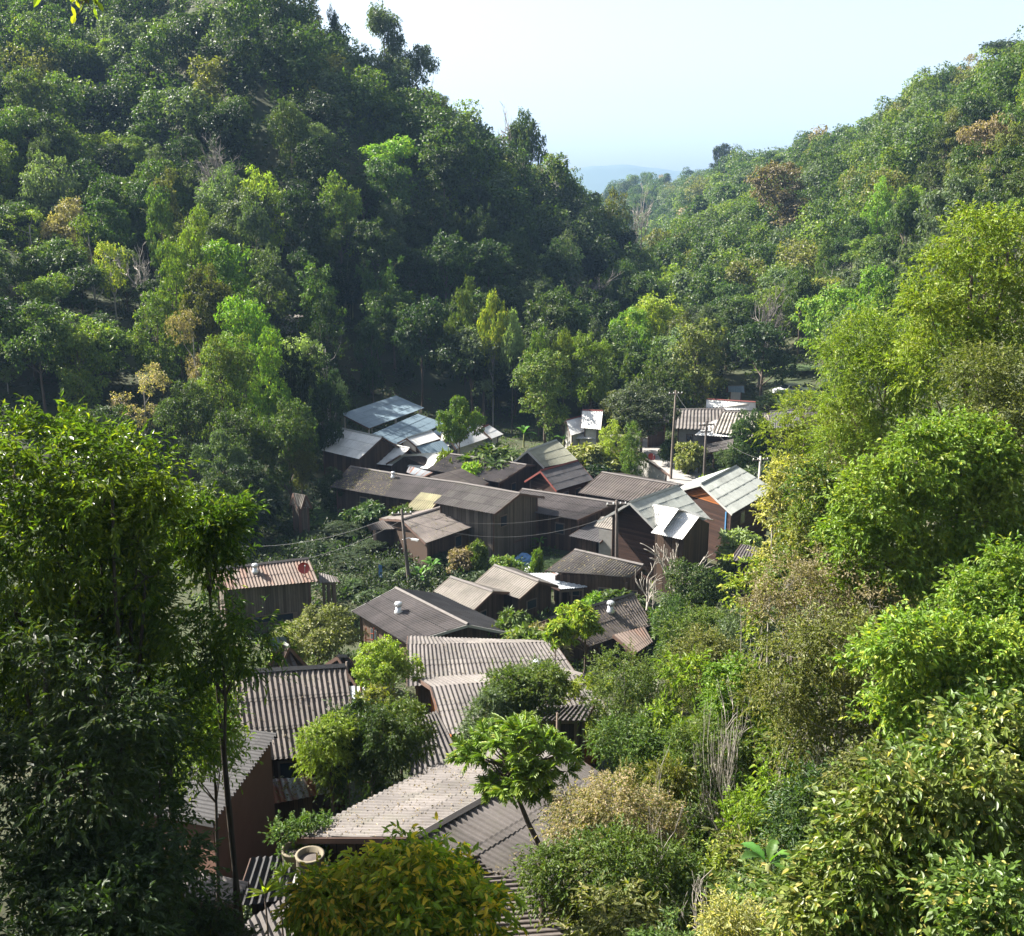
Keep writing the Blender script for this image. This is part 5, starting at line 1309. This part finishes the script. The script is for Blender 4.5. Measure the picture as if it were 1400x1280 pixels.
NN = [
 # left foreground
 dict(cx=70, ytop=572, wpx=330, Y=18.5, mat='tree_left', label='big glossy leaved tree filling the left foreground, nearest the left edge', shape='round', crown_h=520, ll=.17, lw=.055, ncl=520, clump=.42, nleaf=72, lob=[(20, 650, 70), (90, 645, 78), (150, 665, 70), (60, 740, 80), (140, 760, 75), (185, 735, 50), (212, 700, 28), (20, 840, 80), (110, 860, 80), (170, 840, 50), (200, 790, 36)], dens=.85, stems=7, seed=1, r0=.13, bark=BARKD, droop=.3),
 dict(cx=190, ytop=640, wpx=260, Y=19.5, mat='tree_left', label='glossy leaved tree right behind the big left foreground tree', shape='round', crown_h=430, ll=.17, lw=.055, ncl=420, clump=.42, nleaf=72, dens=1.0, stems=6, lob=[(170, 690, 46), (190, 750, 42), (150, 790, 58), (205, 820, 36), (120, 880, 60), (190, 900, 48), (240, 960, 38), (150, 950, 55), (268, 1010, 30), (285, 930, 26), (90, 960, 60), (40, 900, 55)], seed=2, r0=.11, bark=BARKD, droop=.3),
 dict(cx=285, ytop=705, wpx=120, Y=20.5, mat='tree_left', label='slim tree with one branch reaching over the plank house roof', shape='layer', crown_h=200, ll=.16, lw=.05, ncl=110, clump=.36, nleaf=64, lob=[(300, 725, 24), (272, 742, 30), (325, 706, 13), (292, 765, 26), (262, 700, 18)], seed=3, r0=.08, bark=BARKD, droop=.25),
 dict(cx=300, ytop=822, wpx=150, Y=18.5, mat='tree_left', label='drooping leafy branch tree above the large ribbed roof', shape='layer', crown_h=130, ll=.16, lw=.04, ncl=110, clump=.34, nleaf=64, lob=[(300, 850, 30), (340, 870, 26), (270, 880, 34), (350, 905, 22), (310, 910, 26), (240, 860, 30)], dens=.7, seed=4, r0=.07, bark=BARKD, droop=.6),
 dict(cx=265, ytop=925, wpx=120, Y=22, mat='bright', label='bright green sunlit tree left of the large ribbed roof edge', shape='round', crown_h=150, ll=.13, lw=.05, ncl=160, clump=.34, nleaf=54, seed=5, r0=.07, bark=BARKD),
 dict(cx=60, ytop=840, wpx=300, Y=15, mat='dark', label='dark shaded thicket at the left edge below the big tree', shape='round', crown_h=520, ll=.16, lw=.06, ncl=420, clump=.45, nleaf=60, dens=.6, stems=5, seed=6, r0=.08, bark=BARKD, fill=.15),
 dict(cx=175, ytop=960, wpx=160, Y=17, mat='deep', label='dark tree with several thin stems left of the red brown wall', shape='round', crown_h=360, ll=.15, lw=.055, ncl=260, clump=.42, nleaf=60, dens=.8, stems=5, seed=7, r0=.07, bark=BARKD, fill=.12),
 dict(cx=-420, ytop=400, wpx=480, Y=18, mat='dark', label='tall dark tree standing further left than the big foreground tree', shape='round', crown_h=700, ll=.3, lw=.13, ncl=260, clump=.7, nleaf=54, seed=51, r0=.15, bark=BARKD),  # unseen tree, put in for its shadow on the left foreground plants
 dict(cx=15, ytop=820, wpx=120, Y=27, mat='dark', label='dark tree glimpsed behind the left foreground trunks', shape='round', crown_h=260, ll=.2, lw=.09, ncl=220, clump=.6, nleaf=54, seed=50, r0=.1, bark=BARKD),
 dict(cx=110, ytop=1080, wpx=260, Y=13.5, mat='dark', label='dark shrub in the bottom left corner', cat='shrub', shape='bush', bf=.1, ll=.15, lw=.06, ncl=260, clump=.4, nleaf=60, seed=8, r0=.05, bark=BARKD, hmax=4),
 dict(cx=270, ytop=1165, wpx=120, Y=16.5, mat='dark', label='dark leafy shrub over the lowest ribbed roofs at the left', cat='shrub', shape='bush', bf=.1, ll=.13, lw=.05, ncl=90, clump=.34, nleaf=50, seed=9, r0=.05, bark=BARKD, hmax=5),
 # centre
 dict(cx=505, ytop=965, wpx=150, Y=32.5, mat='deep', label='round mango tree with yellowish left side in front of the ribbed roofs', shape='round', crown_h=118, ll=.17, lw=.05, ncl=260, clump=.36, nleaf=54, lob=[(480, 1005, 36), (520, 1012, 36), (470, 1050, 30), (520, 1045, 30), (495, 985, 24)], seed=10, r0=.12, droop=.6),
 dict(cx=448, ytop=985, wpx=72, Y=31.5, mat='yellow', label='yellowish crowned tree joined to the left of the round mango tree', shape='round', crown_h=85, ll=.15, lw=.045, ncl=110, clump=.3, nleaf=54, lob=[(440, 1015, 26), (425, 1040, 20), (455, 1045, 22), (462, 995, 18)], seed=11, r0=.08, droop=.55),
 dict(cx=548, ytop=955, wpx=76, Y=34, mat='green', label='green crown joined to the right of the round mango tree', shape='round', crown_h=100, ll=.15, lw=.045, ncl=130, clump=.32, nleaf=54, lob=[(553, 985, 26), (566, 1015, 22), (540, 1010, 24)], seed=12, r0=.09, droop=.5),
 dict(cx=412, ytop=1098, wpx=92, Y=27.5, mat='green', label='leafy shrub growing over the concrete ring pots', cat='shrub', shape='bush', bf=.2, ll=.13, lw=.06, ncl=120, clump=.28, nleaf=40, seed=13, r0=.05, hmax=3.2),
 dict(cx=560, ytop=1146, wpx=270, Y=16.5, mat='croton', label='large bush with orange and yellow young leaves at the bottom centre', cat='shrub', shape='round', bf=.1, ll=.22, lw=.085, ncl=300, clump=.42, nleaf=45, lob=[(565, 1196, 38), (618, 1222, 42), (505, 1205, 34), (652, 1252, 30), (560, 1270, 60), (625, 1298, 50), (480, 1262, 40), (530, 1240, 40)], dens=.85, seed=14, r0=.07, droop=.55, fill=.2, hmax=4.5),
 dict(cx=440, ytop=1180, wpx=110, Y=16, mat='croton', label='smaller orange tinted bush left of the large orange leaved bush', cat='shrub', shape='bush', bf=.1, ll=.18, lw=.07, ncl=90, clump=.3, nleaf=45, lob=[(440, 1228, 26), (422, 1245, 20), (450, 1262, 28)], seed=15, r0=.05, droop=.5, hmax=4),
 dict(cx=715, ytop=918, wpx=150, Y=38.5, mat='green', label='leafy tree covering the right part of the grey brown roof', shape='round', crown_h=92, ll=.16, lw=.06, ncl=300, clump=.4, nleaf=54, lob=[(700, 945, 28), (740, 940, 28), (752, 938, 18), (688, 968, 26), (716, 966, 20)], seed=16, r0=.1),
 dict(cx=665, ytop=950, wpx=70, Y=37.5, mat='blue', label='grey green crown left of the leafy tree on the grey brown roof', shape='round', crown_h=70, ll=.15, lw=.055, ncl=120, clump=.34, nleaf=54, seed=17, r0=.08),
 dict(cx=795, ytop=824, wpx=78, Y=46, mat='gold', label='tree with bright yellow drooping leaf tips beside the rounded ridge roof', shape='spread', crown_h=60, ll=.34, lw=.075, ncl=70, clump=.3, nleaf=34, seed=18, r0=.09, mode='rosette', droop=1.0, fill=.25),
 dict(cx=765, ytop=848, wpx=40, Y=45.5, mat='gold', label='lower lobe tree with yellow leaf tips, left of the yellow tipped tree', shape='spread', crown_h=40, ll=.32, lw=.07, ncl=30, clump=.3, nleaf=34, seed=19, r0=.06, mode='rosette', droop=1.0, fill=.25),
 dict(cx=800, ytop=885, wpx=90, Y=42, mat='yellow', label='fresh green rosette leaved shrub below the yellow tipped tree', shape='bush', cat='shrub', bf=.1, ll=.28, lw=.07, ncl=70, clump=.3, nleaf=26, seed=20, r0=.05, mode='rosette', droop=.6),
 dict(cx=958, ytop=842, wpx=120, Y=50, mat='green', label='green tree between the dark crown and the yellow flowering shrub', shape='round', crown_h=90, ll=.18, lw=.08, ncl=260, clump=.45, nleaf=45, seed=21, r0=.1),
 dict(cx=872, ytop=900, wpx=160, Y=38, mat='green', label='pale stemmed light green tree right of the dark lean-to', shape='layer', crown_h=170, ll=.14, lw=.055, ncl=330, clump=.42, nleaf=54, lob=[(850, 925, 34), (900, 935, 36), (830, 970, 32), (880, 985, 40), (930, 980, 32), (860, 1030, 36), (915, 1040, 36)], stems=4, seed=22, r0=.08, bark=BARKP),
 dict(cx=965, ytop=878, wpx=110, Y=42, mat='olive', label='olive green tree behind the bright narrow tree', shape='round', crown_h=110, ll=.15, lw=.06, ncl=260, clump=.42, nleaf=54, seed=23, r0=.08),
 dict(cx=1003, ytop=898, wpx=92, Y=30, mat='bright', label='narrow bright green tree with straight stem in the right foreground', shape='tall', crown_h=130, ll=.14, lw=.06, ncl=220, clump=.32, nleaf=60, seed=24, r0=.06, fill=.12),
 dict(cx=868, ytop=990, wpx=150, Y=30, mat='green', label='loose green sapling group right of the lobed leaf tree', shape='layer', crown_h=150, ll=.12, lw=.05, ncl=260, clump=.36, nleaf=54, seed=25, r0=.05),
 dict(cx=950, ytop=1000, wpx=150, Y=27, mat='green', label='green sapling thicket around the stem of the narrow bright tree', shape='round', crown_h=190, ll=.12, lw=.05, ncl=300, clump=.36, nleaf=54, seed=26, r0=.05),
 dict(cx=820, ytop=1085, wpx=180, Y=21.5, mat='pink', label='shrubby tree with pinkish brown seed heads near the bottom', shape='round', crown_h=130, ll=.085, lw=.035, ncl=330, clump=.26, nleaf=63, lob=[(790, 1115, 36), (840, 1105, 40), (890, 1120, 34), (830, 1150, 34), (775, 1150, 26), (900, 1160, 32)], seed=27, r0=.05, fill=.1),
 dict(cx=800, ytop=1140, wpx=210, Y=19.5, mat='green', label='dark green shrub right of the bottom ribbed roof', cat='shrub', shape='bush', bf=.1, ll=.11, lw=.045, ncl=330, clump=.32, nleaf=54, lob=[(760, 1202, 26), (738, 1186, 20), (742, 1222, 26), (805, 1195, 38), (850, 1185, 42), (850, 1240, 42), (895, 1250, 46), (905, 1195, 38), (870, 1290, 40)], seed=28, r0=.05, hmax=4.5),
 dict(cx=920, ytop=1150, wpx=160, Y=19, mat='green', label='green thicket at the bottom between the seed head shrub and the banana', cat='shrub', shape='bush', bf=.1, ll=.11, lw=.05, ncl=260, clump=.32, nleaf=54, seed=29, r0=.05, hmax=4.5),
 dict(cx=1010, ytop=1195, wpx=160, Y=14.5, mat='dry', label='yellowish fine twigged shrub at the bottom below the banana plant', cat='shrub', shape='bush', bf=.1, ll=.08, lw=.03, ncl=260, clump=.26, nleaf=54, seed=30, r0=.04, hmax=3.5, bark=BARKP),
 # right
 dict(cx=1345, ytop=288, wpx=250, Y=38, mat='yellow', label='tall airy yellow green tree at the right edge rising over the hillside', shape='layer', crown_h=330, ll=.17, lw=.08, ncl=620, clump=.55, nleaf=63, lob=[(1330, 330, 40), (1380, 345, 46), (1290, 375, 34), (1340, 405, 50), (1390, 425, 50), (1270, 420, 32), (1300, 470, 48), (1370, 500, 60), (1262, 505, 34)], dens=.9, stems=2, seed=31, r0=.18, fill=.1),
 dict(cx=1215, ytop=425, wpx=210, Y=42, mat='yellow', label='feathery yellow green tree left of the tall airy right edge tree', shape='layer', crown_h=220, ll=.16, lw=.06, ncl=420, clump=.55, nleaf=63, lob=[(1180, 455, 28), (1232, 472, 38), (1150, 490, 28), (1200, 522, 44), (1268, 560, 44), (1160, 562, 34), (1220, 612, 44), (1140, 612, 28)], seed=32, r0=.14, fill=.08),
 dict(cx=1100, ytop=545, wpx=140, Y=50, mat='yellow', label='feathery green tree whose branches reach the far grey roofs', shape='layer', crown_h=160, ll=.18, lw=.065, ncl=300, clump=.55, nleaf=54, lob=[(1100, 562, 26), (1065, 590, 20), (1130, 600, 32), (1080, 625, 26), (1140, 650, 28), (1172, 600, 24)], dens=.85, seed=33, r0=.12, fill=.08),
 dict(cx=1372, ytop=470, wpx=160, Y=32, mat='olive', label='olive tree with orange tinged leaves at the right edge under the tall airy tree', shape='round', crown_h=230, ll=.14, lw=.06, ncl=380, clump=.5, nleaf=54, seed=34, r0=.12),
 dict(cx=1260, ytop=590, wpx=310, Y=30, mat='bright', label='large round fresh green tree in the middle of the right slope', shape='round', crown_h=300, ll=.165, lw=.085, ncl=700, clump=.44, nleaf=63, lob=[(1260, 635, 52), (1320, 622, 52), (1200, 685, 52), (1272, 712, 62), (1340, 700, 56), (1160, 742, 42), (1220, 772, 52), (1300, 782, 46), (1378, 762, 42), (1162, 800, 32), (1382, 662, 44)], dens=1.4, stems=3, seed=35, r0=.17, fill=.12),
 dict(cx=1130, ytop=640, wpx=130, Y=37, mat='autumn', label='pale leaved tree with orange young leaves left of the large round tree', shape='round', crown_h=190, ll=.16, lw=.09, ncl=240, clump=.42, nleaf=54, lob=[(1110, 662, 26), (1140, 700, 32), (1100, 722, 26), (1135, 762, 34), (1152, 672, 20), (1090, 780, 28)], seed=36, r0=.09, fill=.08),
 dict(cx=1070, ytop=665, wpx=90, Y=43, mat='dry', label='pale yellow leaved thin tree just right of the orange gable house', shape='layer', crown_h=150, ll=.18, lw=.09, ncl=130, clump=.4, nleaf=36, lob=[(1070, 667, 16), (1058, 700, 20), (1080, 740, 24), (1050, 772, 20)], seed=37, r0=.07, bark=BARKP, fill=.03),
 dict(cx=1045, ytop=760, wpx=120, Y=40, mat='gold', label='sparse golden leaved shrub tree behind the dry brown twigs', shape='layer', crown_h=110, ll=.2, lw=.1, ncl=90, clump=.36, nleaf=27, seed=38, r0=.06, bark=BARKP, fill=.02),
 dict(cx=1110, ytop=775, wpx=190, Y=29, mat='brown', label='half bare brownish tree with many grey twigs on the right slope', shape='layer', crown_h=200, ll=.11, lw=.05, ncl=260, clump=.42, nleaf=36, lob=[(1080, 800, 36), (1140, 800, 42), (1190, 830, 38), (1110, 850, 40), (1050, 830, 28), (1160, 870, 32)], seed=39, r0=.08, bark=BARKP, fill=.02, sub=14),
 dict(cx=1160, ytop=860, wpx=240, Y=24, mat='olive', label='open olive tree with long leaning branches in the right foreground', shape='layer', crown_h=240, ll=.12, lw=.055, ncl=380, clump=.42, nleaf=54, lob=[(1090, 900, 45), (1150, 890, 50), (1210, 930, 45), (1120, 960, 45), (1180, 980, 50), (1060, 950, 35), (1100, 1010, 40), (1230, 1000, 40)], stems=3, seed=40, r0=.11, bark=BARKP, fill=.05, lean=.8, sub=14),
 dict(cx=1375, ytop=745, wpx=130, Y=22, mat='bright', label='green leafy tree at the right edge beside the dark hollow', shape='round', crown_h=180, ll=.13, lw=.06, ncl=260, clump=.38, nleaf=54, seed=41, r0=.07),
 dict(cx=1300, ytop=855, wpx=230, Y=19, mat='gold', label='mass of golden yellow leaves under the large round tree at the right', shape='spread', crown_h=140, ll=.15, lw=.065, ncl=330, clump=.34, nleaf=54, lob=[(1230, 882, 34), (1290, 882, 38), (1350, 892, 38), (1390, 902, 30), (1260, 932, 38), (1330, 942, 44), (1190, 902, 24), (1220, 972, 34)], dens=1.1, seed=42, r0=.07, fill=.08),
 dict(cx=1375, ytop=930, wpx=150, Y=13, mat='autumn', label='big leaved shrub with pale orange leaves at the right edge, upper one', cat='shrub', shape='round', bf=.1, ll=.14, lw=.07, ncl=300, clump=.36, nleaf=36, dens=0.95, seed=43, r0=.05, hmax=5, fill=.1),
 dict(cx=1230, ytop=1045, wpx=300, Y=11.5, mat='autumn', label='big leaved shrub with pale yellow leaves filling the lower right corner', cat='shrub', shape='bush', bf=.05, ll=.13, lw=.062, ncl=620, clump=.34, nleaf=36, lob=[(1170, 1150, 42), (1240, 1100, 48), (1310, 1070, 55), (1190, 1215, 52), (1130, 1215, 38), (1270, 1180, 60), (1130, 1270, 50), (1220, 1275, 60), (1320, 1170, 60), (1370, 1120, 50)], dens=1.0, seed=44, r0=.05, hmax=4.5, fill=.12),
 dict(cx=1370, ytop=1080, wpx=200, Y=9.5, mat='autumn', label='big leaved shrub lowest in the right corner', cat='shrub', shape='bush', bf=.05, ll=.115, lw=.055, ncl=330, clump=.28, nleaf=36, dens=1.0, seed=45, r0=.05, hmax=3.5, fill=.12),
 dict(cx=1110, ytop=1010, wpx=200, Y=19, mat='deep', label='dark shaded shrub behind the banana plant', cat='shrub', shape='bush', bf=.05, ll=.13, lw=.06, ncl=260, clump=.36, nleaf=54, seed=46, r0=.05, hmax=5),
 dict(cx=1240, ytop=960, wpx=180, Y=17, mat='olive', label='olive thicket between the golden mass and the big leaved shrubs', cat='shrub', shape='bush', bf=.05, ll=.13, lw=.06, ncl=280, clump=.36, nleaf=54, seed=47, r0=.05, hmax=5),
 dict(cx=1020, ytop=840, wpx=110, Y=46, mat='blue', label='grey green tree behind the olive tree in the right middle', shape='round', crown_h=110, ll=.17, lw=.07, ncl=220, clump=.42, nleaf=45, seed=48, r0=.08),
 dict(cx=1180, ytop=560, wpx=120, Y=44, mat='olive', label='olive tree between the feathery trees and the large round tree', shape='round', crown_h=150, ll=.17, lw=.07, ncl=260, clump=.48, nleaf=45, seed=49, r0=.1),
]
for k_, d in enumerate(NN): N_(**d)

# slender saplings and bare stems in the tangle of the right foreground
SAP = []
for k in range(5):
    me, Lb, ctr = crown('crown', 700 + k, 5.0, 2.4, .25, ['layer', 'tall', 'layer', 'spread', 'tall'][k], 130, .3, 45, .12, .05, near_mat('green'), True, 'twig', .35, fill=.04)
    SAP.append((me, trunk('trunk', 700 + k, 5.0, Lb, ctr, .045, BARKP if k % 2 else BARK, sub=6, stems=2)))
rsp = np.random.RandomState(21); nsap = 0
SK = [('green', 'mid green'), ('bright', 'fresh green'), ('olive', 'olive'), ('yellow', 'yellow green'), ('autumn', 'pale speckled'), ('dry', 'yellowish dry')]
while nsap < 64:
    px = rsp.uniform(800, 1400); py = rsp.uniform(880, 1270) if nsap < 44 else rsp.uniform(600, 900); Y = np.interp(py, [600, 760, 900, 1050, 1270], [46, 40, 31, 24, 15]) * rsp.uniform(.92, 1.08)
    if (px < 910 and py < 940) or (px < 1075 and py < 830): continue
    p = atY(px, py, Y); x, y = p[0], p[1]
    if inquads(x, y) or px < 700 + (py - 860) * .32: continue
    z = g(x, y); h = min(8.5, max(1.8, p[2] - z))
    if p[2] - z > 9.5: z = p[2] - h
    mk, mw = SK[rsp.choice(6, p=[.3, .22, .18, .14, .08, .08])]; me, tm = SAP[rsp.randint(5)]; side = 'upper' if py < 900 else 'lower'
    t = thing('sapling', (x, y, z), f'slender {mw} sapling in the leafy tangle of the {side} right foreground', 'sapling', f'{mw} saplings of the {side} right foreground', rsp.uniform(0, 6.28))
    sc_ = (rsp.uniform(.7, 1.25),) * 2 + (h / 5.0,)
    o = link('crown', me, t, sc=sc_); o.material_slots[0].link = 'OBJECT'; o.material_slots[0].material = near_mat(mk); link('trunk', tm, t, sc=sc_); nsap += 1
STW = [bare('branches', 60 + k, 5.0, 1.8, BARKP, 3, .045, .55)[0] for k in range(3)]
for k in range(22):
    px = rsp.uniform(900, 1330); py = rsp.uniform(800, 1180); Y = np.interp(py, [600, 760, 900, 1050, 1270], [44, 36, 28, 21.5, 14.5]); p = atY(px, py, Y); z = g(p[0], p[1])
    if inquads(p[0], p[1]): continue
    t = thing('bare_sapling', (p[0], p[1], z), 'thin leafless pale stem poking out of the right foreground bushes', 'bare sapling', 'thin leafless stems of the right foreground', rsp.uniform(0, 6.28))
    link('branches', STW[k % 3], t, sc=(1, 1, max(.4, p[2] - z) / 5.0))
# lobed leaf tree in front of the wide brown roof
def lobed_tree():
    top = atY(705, 1003, 23.5); gz = g(top[0], top[1]); H_ = top[2] - gz; rs = np.random.RandomState(3)
    base_ = atY(742, 1165, 23.0); 
    t = thing('tree', (base_[0], base_[1], g(base_[0], base_[1])), 'small tree with big deeply lobed leaves on a curved stem before the wide brown roof', 'tree')
    o_ = np.array(t.location); c = atY(706, 1052, 23.5)
    P = np.array([[0, 0, -.4], base_ - o_, atY(722, 1125, 23.3) - o_, atY(708, 1090, 23.4) - o_, c - o_])
    b = MB(); b.tube(P, [.09, .07, .06, .05, .035], 8)
    cen = []
    W_, Hh = 1.4, 1.25
    for k in range(84):
        u = unit(rs.normal(size=3)); u[2] = u[2] * .8 + .25; p = c - o_ + u * [W_ * rs.uniform(.55, 1), 1.1 * rs.uniform(.5, 1), Hh * rs.uniform(.6, 1)]
        cen.append(p); b.tube([P[-1 if k % 3 else -2], (P[-1] + p) / 2 + rs.normal(size=3) * .05, p], [.03, .02, .01], 4)
    link('trunk', b.mesh('trunk', BARK, True), t)
    B, D, Nn, L, W = [], [], [], [], []
    for p in cen:
        ax = unit(p - (c - o_) + [0, 0, .5])
        for j in range(9):
            d = unit(ax * rs.uniform(.2, .9) + unit(rs.normal(size=3)) * .9 + [0, 0, .05]); n = unit(np.array([0, 0, 1.]) + rs.normal(size=3) * .25); s = unit(np.cross(d, n)); LL = rs.uniform(.28, .46)
            B.append(p); D.append(d); Nn.append(n); L.append(LL); W.append(LL * .2)
            for q in (.22, .42, .6, .78):
                for sg in (-1, 1):
                    B.append(p + d * LL * q - n * LL * q * q * .2); D.append(d * .75 + s * sg * .75 - n * .15); Nn.append(n); l_ = LL * (.42 - .22 * abs(q - .4)) ; L.append(l_); W.append(l_ * .36)
    link('crown', leaves_mesh('crown', np.array(B), np.array(D), np.array(Nn), np.array(L), np.array(W), near_mat('bright'), True), t)
lobed_tree()
# banana plants
def banana(px, py, Y, n, Lf, label, seed, h=1.6):
    rs = np.random.RandomState(seed); p = atY(px, py, Y) if Y < 20 else hit(px, py, Y - 25); gz = g(p[0], p[1]); h = max(h, p[2] - gz) if Y < 20 else h
    t = thing('banana_plant', (p[0], p[1], gz), label, 'banana plant')
    b = MB(); b.tube([[0, 0, -.3], [0, 0, h * .5], [.02, 0, h]], [.13, .11, .06], 10); link('stem', b.mesh('stem', CULM, True), t)
    for k in range(n):
        a = k * 2.4 + rs.uniform(-.3, .3); el = rs.uniform(.5, 1.3); d = np.array([math.cos(a) * math.cos(el), math.sin(a) * math.cos(el), math.sin(el)]); L_ = Lf * rs.uniform(.8, 1.15)
        m = 24; q = np.linspace(0, 1, m); C = np.array([0, 0, h]) + d[None] * (q * L_)[:, None] + np.array([0, 0, -1.]) * (q ** 2.2 * L_ * .45)[:, None]
        T_ = unit(np.gradient(C, axis=0)); S = unit(np.cross(T_, [0, 0, 1.])); Nv = np.cross(S, T_)
        w = L_ * .15 * np.clip(np.sin(np.clip((q - .12) / .88, 0, 1) * math.pi) ** .5, 0.03, 1)
        V = []; Fs = []
        for i in range(m):
            for s_, zz in ((-1, .25), (-.5, .2), (0, 0), (.5, .2), (1, .25)): V.append(C[i] + S[i] * w[i] * s_ * rs.uniform(.6, 1.08) + Nv[i] * w[i] * zz)
        for i in range(m - 1):
            for j in range(4): f = i * 5 + j; Fs.append((f, f + 1, f + 6, f + 5))
        link('leaf', mesh_np('leaf', V, Fs, M['banana'], smooth=True), t)
banana(1050, 1182, 17, 6, .85, 'banana plant with an upright broad leaf in the shade at the lower right', 2)
banana(590, 790, 74, 8, 1.7, 'broad leaved clump right of the lamp pole foot', 5, h=.8)
banana(575, 800, 73, 7, 1.5, 'lower broad leaved clump right of the lamp pole foot', 8, h=.6)
banana(738, 756, 76, 5, 1.0, 'small big leaved plant on the wall left of the dark corrugated house', 9, h=.9)
banana(716, 612, 108, 7, 1.9, 'pale banana plant left of the cream gable', 11)
banana(948, 566, 126, 7, 2.2, 'banana plant sticking up behind the far grey ribbed roof', 12)
banana(770, 620, 103, 6, 1.6, 'banana plant right behind the cream roof', 13)
# yellow rosette plants at the lower left
def rosette(px, py, Y, label, s=.4, mat='yellow'):
    p = atY(px, py, Y); gz = p[2] - .5; rs = np.random.RandomState(int(px)); n = 16
    gz = g(p[0], p[1]); h = max(.25, p[2] - gz)
    t = thing('rosette_plant', (p[0], p[1], gz), label, 'plant', 'yellow green rosette plants at the lower left roofs')
    b = MB(); b.tube([[0, 0, -.3], [.02, 0, h / 2], [0, 0, h]], [.03, .025, .02], 6); link('stem', b.mesh('stem', BARK, True), t)
    a = rs.uniform(0, 6.28, n); el = rs.uniform(.1, 1.2, n); D = np.stack([np.cos(a) * np.cos(el), np.sin(a) * np.cos(el), np.sin(el)], -1)
    link('leaves', leaves_mesh('leaves', np.tile([0, 0, h], (n, 1)).astype(float), D, np.tile([0, 0, 1.], (n, 1)) + .01, np.full(n, s), np.full(n, s * .2), LM[mat], True), t)
rosette(362, 1222, 20, 'spiky yellow green rosette plant over the dark roof, leftmost of three')
rosette(382, 1214, 20.5, 'spiky yellow green rosette plant, middle one of three at the lower left', .32)
rosette(388, 1196, 21.5, 'spiky yellow green rosette plant, topmost of three at the lower left', .3)
# bare white tree in front of the porch house
def bare_tree(px, ybase, ytop, Y, W_, label, seed, r0, bark, depth=3, spread=.8):
    p = atY(px, ytop, Y); gz = g(p[0], p[1]); H_ = p[2] - gz
    me, _ = bare('branches', seed, H_, W_, bark, depth, r0, spread)
    t = thing('bare_tree', (p[0], p[1], gz), label, 'tree'); link('branches', me, t)
bare_tree(930, 780, 728, 68, 5.5, 'bare white limbed tree standing before the porch house', 5, .16, BARKP, 3, .6)
bare_tree(885, 800, 770, 66, 4.5, 'small bare pale branches at the right end of the low grey roof', 8, .12, BARKP, 3, .9)
bare_tree(385, 452, 425, 150, 10, 'dry branching top at the right shoulder of the near spur', 12, .2, BARKP, 4)
bare_tree(1095, 820, 800, 30, 3.5, 'tangle of thin grey twigs left of the open olive tree', 18, .06, BARKP, 4, .7)
# leaf spray hanging into the top left corner
def spray():
    p = atY(100, -40, 6.0); t = thing('hanging_branch', tuple(p), 'sunlit leaf spray hanging into the top left corner', 'branch'); rs = np.random.RandomState(3)
    q = atY(118, 4, 6.0) - p
    b = MB(); b.tube([[-.5, .4, .9], [0, 0, .3], q * .5, q], [.02, .014, .01, .005], 6)
    for k in range(8): e = q * (.5 + .06 * k) ; b.tube([e, e + rs.normal(size=3) * .06], [.004, .003], 4)
    link('twig', b.mesh('twig', BARK, True), t)
    n = 26; B = q * rs.uniform(.5, 1.0, (n, 1)) + rs.normal(size=(n, 3)) * [.07, .04, .03]; D = rs.normal(size=(n, 3)) * [.6, .5, .3] + [0, 0, -.5]
    link('leaves', leaves_mesh('leaves', B, D, rs.normal(size=(n, 3)) * .4 + [0, -.6, .6], rs.uniform(.05, .08, n), rs.uniform(.022, .034, n), LM['gold'], True), t)
spray()
#HAZE
m, nt, out = newmat('haze_air')
pv = nt.nodes.new('ShaderNodeVolumePrincipled'); pv.inputs['Color'].default_value = (.40, .64, 1.0, 1); pv.inputs['Density'].default_value = .00013; pv.inputs['Anisotropy'].default_value = .0
nt.links.new(pv.outputs[0], out.inputs['Volume'])
b = MB(); b.box((0, 2450, 110), 7400, 5700, 440); hz_ = b.build('haze', m); hz_['kind'] = 'stuff'; hz_['label'] = 'pale blue haze over the valley'; hz_['category'] = 'haze'
print('objects', len(bpy.data.objects), 'polys', sum(len(x.polygons) for x in bpy.data.meshes))
